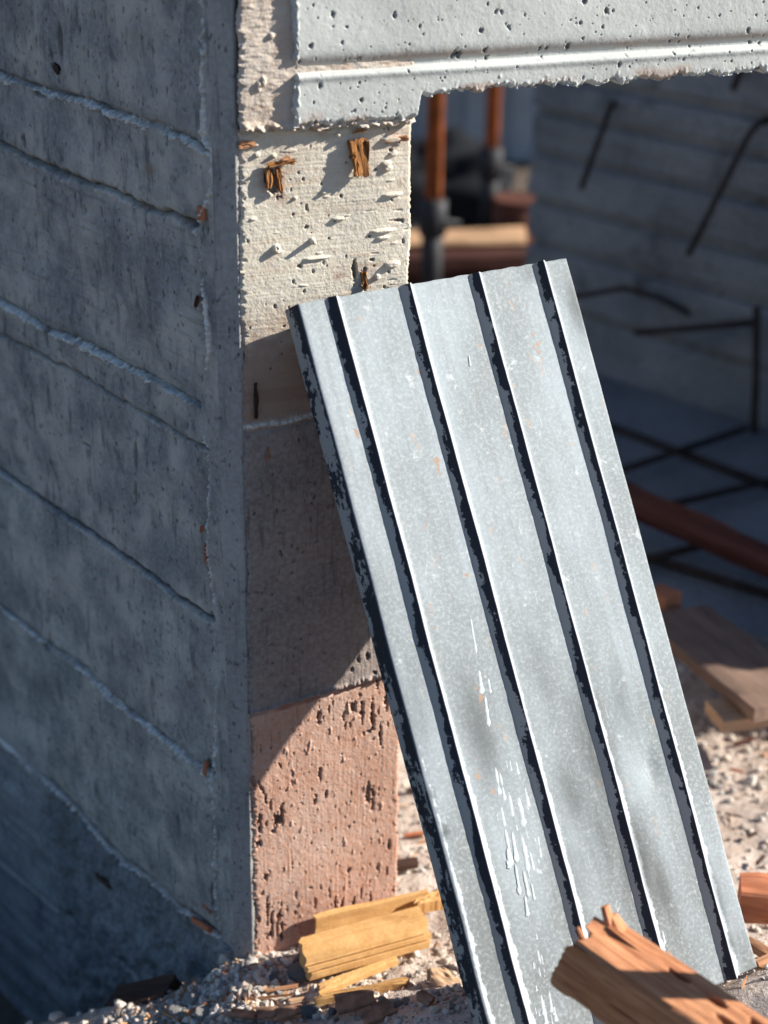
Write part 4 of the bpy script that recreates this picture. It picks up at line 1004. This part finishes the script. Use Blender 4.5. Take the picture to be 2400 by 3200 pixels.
    sp((0.020, 0.004, -0.005), (-0.012, 0.000, 0.004), 0.022, 0.004, 513)
    sp((0.002, -0.019, -0.008), (-0.014, -0.017, 0.005), 0.005, 0.004, 514)
    sp((0.050, 0.012, -0.003), (0.004, 0.008, 0.004), 0.006, 0.004, 515)
    sp((0.020, 0.026, -0.006), (-0.012, 0.027, 0.004), 0.006, 0.004, 516)
    return c0, X, Lt, th, up
tc0, tX, tL, tth, tup = timber()
# the block that carries the timber, outside the picture
far = tc0 + tX * 0.50
gzf = float(ground_z(far[0], far[1], False))
hb = far[2] - tth - gzf + 0.004
bm = bmesh.new(); box_bm(bm, (0, 0, hb / 2 - 0.01), (0.20, 0.20, hb + 0.0))
bmesh.ops.bevel(bm, geom=list(bm.edges), offset=0.006, segments=2, affect='EDGES')
o = bm_obj('concrete_block', bm, MT['beam'], None, (far[0], far[1], gzf)); tag(o, 'concrete block under the foreground timber, out of frame at lower right', 'block')

# unseen stake added at the right to cast a shadow band on the timber
Tb = G(2125, 3070, 0.40); stk = Tb + SUN * 0.34; gs = float(ground_z(stk[0], stk[1], False))
o = plank('shadow_stake', (stk[0], stk[1], gs - 0.03), (stk[0] + 0.004, stk[1] + 0.006, stk[2] + 0.035), 0.032, 0.03, (-1, 0, 0), MT['grey_board'], None, 590, rough=0.001, nx=14); tag(o, 'unseen stake added out of frame to the right, to shade the timber', 'stake')

# ------------------------------------------------------------------ yellow mouldings
def quad_board(name, pxs, z, th, label, cat, seed, mat='yellow', zs_=None, group=None, n=14):
    """flat piece whose upper outline is given by four points seen in the photograph, at height z (or zs_ per corner)"""
    zs_ = zs_ or [z] * 4
    P = [G(p[0], p[1], zz) for p, zz in zip(pxs, zs_)]
    c = sum(P) / 4; r = np.random.RandomState(seed)
    tn = np.linspace(0, 1, n + 1)
    S, T = np.meshgrid(tn, tn)
    top = (P[0][None, None] * ((1 - S) * (1 - T))[..., None] + P[1] * (S * (1 - T))[..., None] + P[2] * (S * T)[..., None] + P[3] * ((1 - S) * T)[..., None]) - c
    ed = np.minimum(np.minimum(S, 1 - S), np.minimum(T, 1 - T))
    nn = gnoise(n + 1, n + 1, 1.2, 1.2, seed)
    top[..., 2] += 0.0006 * nn - 0.0012 * (ed < 1e-6)
    rag_ = 0.0011 * gnoise(n + 1, n + 1, 1, 1, seed + 1) * (ed < 1e-6)
    top[..., 0] += rag_; top[..., 1] += 0.7 * rag_
    k = (n + 1) ** 2
    V = np.concatenate([top.reshape(-1, 3), (top - ZUP * th).reshape(-1, 3)])
    f = grid_faces(n + 1, n + 1).reshape(-1, 4)
    idx = np.arange(k).reshape(n + 1, n + 1)
    ring = np.concatenate([idx[0, :-1], idx[:-1, -1], idx[-1, :0:-1], idx[:0:-1, 0]])
    sidef = np.stack([ring, np.roll(ring, -1), np.roll(ring, -1) + k, ring + k], -1)
    me = fast_mesh(name, V, np.concatenate([f, f[:, ::-1] + k, sidef]), smooth=False)
    bm = bmesh.new(); bm.from_mesh(me); bmesh.ops.recalc_face_normals(bm, faces=bm.faces); bm.to_mesh(me); bm.free()
    o = link(name, me, MT[mat], None, tuple(c)); tag(o, label, cat, group); return o

def moulding(name, p0, p1, out, prof, label, seed, groups=None):
    """profile (out, z) swept from p0 to p1"""
    p0 = np.asarray(p0, float); p1 = np.asarray(p1, float)
    X = p1 - p0; L = np.linalg.norm(X); X /= L
    O = out - X * (out @ X); O /= np.linalg.norm(O); Zv = np.cross(X, O); Zv = Zv if Zv[2] > 0 else -Zv
    pr = []
    for i in range(len(prof)):
        a = np.array(prof[i]); b = np.array(prof[(i + 1) % len(prof)]); m = max(1, int(np.linalg.norm(b - a) / 0.003))
        for q in range(m): pr.append(a + (b - a) * q / m)
    pr = np.array(pr); k = len(pr); nx = 60
    rr = np.random.RandomState(seed); h = 0.00012 * gnoise(nx + 1, k, 2, 1, seed) + 0.0002 * gnoise(nx + 1, k, 10, 3, seed + 1)
    cen = pr.mean(0); nr = pr - cen; nr /= np.linalg.norm(nr, axis=1)[:, None]
    e0 = 0.0022 * gnoise(1, k, 0.1, 1.6, seed + 2)[0]; e1 = 0.002 * gnoise(1, k, 0.1, 1.4, seed + 3)[0]
    V = np.zeros((nx + 1, k, 3)); ts = np.linspace(0, L, nx + 1)
    for i, t in enumerate(ts):
        V[i, :, 0] = t - 0.020 + e0 * math.exp(-t / 0.004) + e1 * math.exp(-(L - t) / 0.004)
        V[i, :, 1] = pr[:, 0] + nr[:, 0] * h[i]; V[i, :, 2] = pr[:, 1] + nr[:, 1] * h[i]
    idx = np.arange((nx + 1) * k).reshape(nx + 1, k); j2 = np.roll(idx, -1, 1)
    F = np.stack([idx[:-1], j2[:-1], j2[1:], idx[1:]], -1).reshape(-1, 4)
    me = fast_mesh(name, V.reshape(-1, 3), F, smooth=False)
    bm = bmesh.new(); bm.from_mesh(me); bm.verts.ensure_lookup_table()
    for rg in (0, nx): bm.faces.new([bm.verts[rg * k + q] for q in range(k)])
    bmesh.ops.recalc_face_normals(bm, faces=bm.faces); bm.to_mesh(me); bm.free()
    o = link(name, me, MT['yellow'], None)
    Rm = Matrix(((X[0], O[0], Zv[0]), (X[1], O[1], Zv[1]), (X[2], O[2], Zv[2])))
    o.matrix_world = Matrix.Translation(Vector(p0)) @ Rm.to_4x4()
    o['label'] = label; o['category'] = 'moulding'; o['group'] = 'yellow mouldings at the pier foot'
    return o
# main moulding: reference edge = upper front arris
zm = 0.050
m0_ = G(1002, 2972, zm); m1_ = G(1380, 2868, zm + 0.006)
outv = np.array([0.25, -1.0, 0.0])
moulding('yellow_moulding', m0_, m1_, outv, [(-0.026, 0.0075), (-0.004, 0.006), (0.0, 0.0), (0.006, -0.0125), (-0.002, -0.0132), (-0.002, -0.0150), (0.0066, -0.0162), (0.0076, -0.0215), (-0.001, -0.0222), (-0.001, -0.0240), (0.0080, -0.0252), (0.0086, -0.034), (0.0, -0.037), (-0.026, -0.037)],
         'thick yellow stepped moulding lying at the foot of the pier', 601)
# slat leaning on the pier behind it
ua, za = Fuz(982, 2890, 0.02); ub_, zb_ = Fuz(1345, 2790, 0.02)
s0 = hit(980, 2896, A + NF * 0.012, NF); s1 = hit(1345, 2810, A + NF * 0.012, NF)
o = plank('yellow_board', s0, s1, 0.030, 0.008, NF + 0.12 * ZUP, MT['yellow'], None, 602, rough=0.0006, nx=20, ragged=0.004, bevel=0.3); tag(o, 'yellow slat leaning on the pier foot behind the thick moulding', 'moulding', 'yellow mouldings at the pier foot')
quad_board('yellow_offcut', ((1290, 2812), (1372, 2778), (1390, 2808), (1308, 2822)), 0.055, 0.016, 'short yellow offcut between the slat and the metal panel', 'moulding', 603, group='yellow mouldings at the pier foot')
quad_board('yellow_board', ((992, 3072), (1235, 2985), (1246, 2998), (1005, 3100)), 0.034, 0.007, 'flat yellow slat in front of the thick moulding', 'moulding', 604, group='yellow mouldings at the pier foot', zs_=[0.03, 0.036, 0.03, 0.026])
quad_board('yellow_board', ((983, 3112), (1270, 3050), (1285, 3066), (990, 3128)), 0.034, 0.007, 'narrow yellow slat lying nearest the viewer, left of the panel', 'moulding', 605, group='yellow mouldings at the pier foot', zs_=[0.033, 0.05, 0.046, 0.03])
quad_board('wood_offcut', ((1336, 3024), (1392, 3020), (1470, 3092), (1385, 3096)), 0.062, 0.018, 'tan board end poking out beside the lower left panel edge', 'board', 606, 'pale_board', zs_=[0.062, 0.06, 0.055, 0.058])

# ------------------------------------------------------------------ rubble
def stone_mesh(seed, sub=3):
    r = random.Random(seed); bm = bmesh.new(); bmesh.ops.create_icosphere(bm, subdivisions=sub, radius=1.0)
    pls = []
    for _ in range(9):
        d = Vector((r.gauss(0, 1), r.gauss(0, 1), r.gauss(0, 1))).normalized(); pls.append((d, r.uniform(0.55, 0.9)))
    f = [Vector((r.uniform(2, 6), r.uniform(2, 6), r.uniform(2, 6))) for _ in range(3)]
    for v in bm.verts:
        p = v.co.copy()
        for d, k in pls:
            q = p.dot(d)
            if q > k: p -= d * (q - k) * 0.9
        p *= 1 + 0.05 * sin(f[0].dot(p)) + 0.04 * sin(f[1].dot(p) * 2 + 1) + 0.03 * sin(f[2].dot(p) * 3)
        v.co = p
    me = bpy.data.meshes.new('stone'); bm.to_mesh(me); bm.free()
    me.polygons.foreach_set('use_smooth', [True] * len(me.polygons))
    try: me.set_sharp_from_angle(angle=radians(28))
    except Exception: pass
    return me
SM = [stone_mesh(900 + i) for i in range(6)]
def on_ground(px, py):
    z = 0.0
    for _ in range(12):
        P = G(px, py, z); z = float(ground_z(P[0], P[1], False))
    return G(px, py, z)
def stone(px, py, sz, mat, label, seed, group=None, lift=0.35):
    r = random.Random(seed); me = SM[seed % 6].copy(); me.materials.clear(); me.materials.append(MT[mat])
    o = bpy.data.objects.new('stone', me); COL.objects.link(o)
    P = on_ground(px, py); s = sz / 2500 / 2
    o.scale = (s * r.uniform(0.9, 1.2), s * r.uniform(0.8, 1.1), s * r.uniform(0.6, 0.85)); o.rotation_euler = (r.uniform(-.3, .3), r.uniform(-.3, .3), r.uniform(0, 6.28))
    o.location = (P[0], P[1], P[2] + s * lift); tag(o, label, 'stone', group or 'loose stones at the pier foot'); return o
for i, (px, py, sz, mt, lab) in enumerate((
    (945, 3005, 62, 'dark_stone', 'rounded dark stone tucked against the moulding end'), (948, 3052, 96, 'dark_stone', 'largest flat dark stone under the moulding end'),
    (893, 2998, 36, 'dark_stone', 'small round dark stone left of the moulding end'), (910, 3040, 40, 'dark_stone', 'small dark stone between the flat stone and the pier corner'),
    (862, 3060, 60, 'dark_stone', 'dark stone at the left of the stones by the moulding'), (840, 3020, 50, 'dark_stone', 'dark stone right at the pier corner'),
    (600, 3130, 74, 'stone', 'whitish lump at the edge of the shade left of the pier foot'), (560, 3168, 62, 'stone', 'pale lump beside the dark timber scrap'),
    (450, 3185, 46, 'stone', 'pale stone on the sunlit rubble edge near the bottom left'), (700, 3090, 56, 'stone', 'white knobbly stone below the pier corner'),
    (735, 3068, 46, 'stone', 'white stone just below the pier corner'), (970, 3165, 70, 'dark_stone', 'dark grey stone in the shade at the bottom, left of the slats'),
    (1040, 3165, 40, 'dark_stone', 'small dark stone right of the dark grey stone at bottom'), (640, 3175, 60, 'stone', 'pale stone near the bottom among wood shavings'),
    (870, 3105, 44, 'stone', 'pale stone between dark stones and yellow slat'), (1230, 3145, 46, 'stone', 'pale stone right of the narrow slat'))):
    stone(px, py, sz, mt, lab, 20 + i)
def shard(px, py, ln, w, th, ang, mat, label, seed, name='wood_chip', cat='wood chip', lift=0.004, tilt=0.1):
    P = on_ground(px, py); d = np.array([cos(ang), sin(ang), tilt]); d /= np.linalg.norm(d)
    L = ln / 2500; c = P + ZUP * (lift + th / 2500 / 2 + abs(tilt) * L / 2)
    nrm = np.array([0.2 * sin(seed), 0.2 * cos(seed * 1.7), 1.0])
    o = plank(name, c - d * L / 2, c + d * L / 2, w / 2500, th / 2500, nrm, MT[mat], None, seed, rough=0.0005, nx=6, ragged=0.004, bevel=0.3, taper=(1.0, 0.6 + 0.4 * abs(sin(seed))))
    tag(o, label, cat, 'scraps on the rubble'); return o
for i, (px, py, ln, w, th, ang, mt, lab) in enumerate((
    (1110, 3150, 130, 70, 22, 0.2, 'brown_clod', 'large brown shard in the shade below the narrow slat'), (905, 3178, 90, 46, 14, 0.3, 'brown_clod', 'brown shard at the bottom edge, left of the dark grey stone'),
    (760, 3185, 90, 40, 12, -0.3, 'brown_clod', 'brown shard at the bottom edge below the shavings'), (1330, 3140, 60, 36, 20, -0.8, 'brown_clod', 'reddish scrap in the shade left of the panel'),
    (835, 3180, 70, 50, 12, 0.1, 'brown_clod', 'middle brown shard at the bottom edge'), (1180, 3185, 110, 60, 16, 0.5, 'brown_clod', 'brown plate at the bottom edge below the large shard'),
    (880, 3105, 110, 14, 8, 0.15, 'chip', 'long pale sliver left of the narrow slat'), (850, 3130, 140, 9, 7, 0.05, 'chip', 'thin twig of wood below the long sliver'),
    (620, 3165, 90, 16, 6, 0.5, 'chip', 'pale chip among gravel near the bottom left'), (540, 3185, 80, 20, 6, -0.7, 'chip', 'orange chip in the gravel at the bottom left'),
    (930, 3140, 60, 22, 10, 0.2, 'pale_board', 'pale chip just left of the narrow slat'), (1075, 3128, 44, 26, 14, 0.3, 'yellow', 'small yellow chip under the narrow slat'),
    (720, 3120, 80, 8, 5, 0.8, 'chip', 'sliver across the white stones by the corner'), (1290, 2690, 60, 10, 6, 1.1, 'pale_board', 'pale sliver on the ground between pier and panel'),
    (1265, 2720, 100, 50, 22, 0.1, 'dark_wood', 'dark wood scrap right behind the pier edge'), (1300, 2620, 90, 12, 8, 0.1, 'orange_block', 'orange stick behind the dark scrap'),
    (2290, 2560, 70, 8, 5, -0.5, 'dark_wood', 'dark twig on the sunlit ground right of the panel'), (2350, 2620, 50, 16, 8, 0.5, 'dark_wood', 'dark scrap on the sunlit ground at the right edge'),
    (2375, 2700, 60, 14, 9, 0.9, 'dark_wood', 'dark scrap above the orange-red block at the right edge'), (2300, 2420, 60, 14, 8, -0.6, 'orange_block', 'rusty chip at the shade edge right of the panel'),
    (2330, 2330, 110, 16, 10, 0.3, 'red_timber', 'red-brown slat under the pale crossing board'), (1300, 2480, 80, 22, 12, 0.2, 'dark_wood', 'dark scrap seen between the pier edge and the panel'))):
    shard(px, py, ln, w, th, ang, mt, lab, 700 + i)
# dark timber scrap in the shade at the left
q0, q1 = G(352, 3140, -0.098), G(548, 3106, -0.062)
o = plank('dark_timber', q0, q1, 0.05, 0.030, ZUP, MT['dark_wood'], None, 740, rough=0.0015, nx=16, ragged=0.006); tag(o, 'dark timber scrap in the shade at the foot of the left face', 'timber')

# ---- gravel and shavings (one mass each)
def scatter(n, fn, base, sizes, seed, mat, name, label):
    r = np.random.RandomState(seed); Vb = [b[0] for b in base]; Fb = [b[1] for b in base]
    VV, FF, RR = [], [], []; off = 0
    for i in range(n):
        x, y = fn(r); z = float(ground_z(x, y)); k = r.randint(len(base))
        s = sizes[0] + (sizes[1] - sizes[0]) * r.rand() ** 2.5
        a, b_, c_ = r.rand() * 6.28, r.normal() * 0.5, r.normal() * 0.5
        R = np.array(Matrix.Rotation(a, 3, 'Z') @ Matrix.Rotation(b_, 3, 'X') @ Matrix.Rotation(c_, 3, 'Y'))
        v = (Vb[k] * s * np.array([1, 0.75 + 0.4 * r.rand(), 0.6 + 0.3 * r.rand()])) @ R.T + np.array([x, y, z + s * 0.25])
        VV.append(v); FF.append(Fb[k] + off); off += len(v); RR.append(np.full(len(v), r.rand()))
    o = link(name, fast_mesh(name, np.concatenate(VV), np.concatenate(FF), dict(rnd=np.concatenate(RR)), smooth=False), mat)
    o['kind'] = 'stuff'; o['label'] = label; return o
gb = []
for i in range(6):
    me = stone_mesh(950 + i, 1 if i > 2 else 2)
    gb.append((np.array([v.co[:] for v in me.vertices]), np.array([p.vertices[:] for p in me.polygons])))
def line_pt(r):
    t = r.rand(); a = np.array(on_ground(330 + 480 * t, 3205 - 195 * t)); return a[0] + r.normal() * 0.03 + 0.02, a[1] - abs(r.normal()) * 0.05 + 0.008
def blob(x0, y0, sx, sy): return lambda r: (x0 + r.normal() * sx, y0 + r.normal() * sy)
def rect(x0, x1, y0, y1): return lambda r: (x0 + (x1 - x0) * r.rand(), y0 + (y1 - y0) * r.rand())
scatter(2300, line_pt, gb, (0.0014, 0.009), 1, MT['gravel'], 'gravel', 'white gravel along the shade edge at the pier foot')
scatter(1500, rect(-0.30, 0.30, 1.56, 1.86), gb, (0.0018, 0.008), 2, MT['gravel'], 'gravel', 'pale gravel in front of the pier')
scatter(2600, rect(-0.02, 0.80, 1.60, 2.45), gb, (0.0015, 0.007), 3, MT['gravel'], 'gravel', 'pale gravel around the panel foot and behind it')
scatter(500, rect(-0.7, -0.15, 1.5, 1.9), gb, (0.002, 0.012), 4, MT['gravel'], 'gravel', 'grey gravel in the shade at the left')
scatter(500, rect(0.3, 0.9, 2.2, 2.7), gb, (0.003, 0.013), 6, MT['gravel'], 'gravel', 'dark rubble in the shade behind the panel')
def strip(k):
    r = random.Random(k); n = 6; V, F = [], []
    cu = r.uniform(-1.2, 1.2); w = r.uniform(0.06, 0.16)
    for i in range(n + 1):
        t = i / n - 0.5
        for sgn_ in (-1, 1): V.append((t * 2, sgn_ * w * (1 - abs(t)) + 0.3 * cu * t * t, cu * (0.25 - t * t) * 0.8 + 0.05 * sgn_))
    for i in range(n): F.append((2 * i, 2 * i + 1, 2 * i + 3)); F.append((2 * i, 2 * i + 3, 2 * i + 2))
    return np.array(V), np.array(F)
sb_ = [strip(k) for k in range(8)]
scatter(1300, lambda r: (lambda p: (p[0], p[1]))(line_pt(r)), sb_, (0.004, 0.014), 11, MT['shaving'], 'wood_shavings', 'orange wood shavings in the gravel at the pier foot')
scatter(700, rect(-0.15, 0.75, 1.60, 2.40), sb_, (0.003, 0.014), 12, MT['shaving'], 'wood_shavings', 'scattered brown wood shavings on the ground')

scene.render.engine = 'CYCLES'
scene.cycles.max_bounces = 6
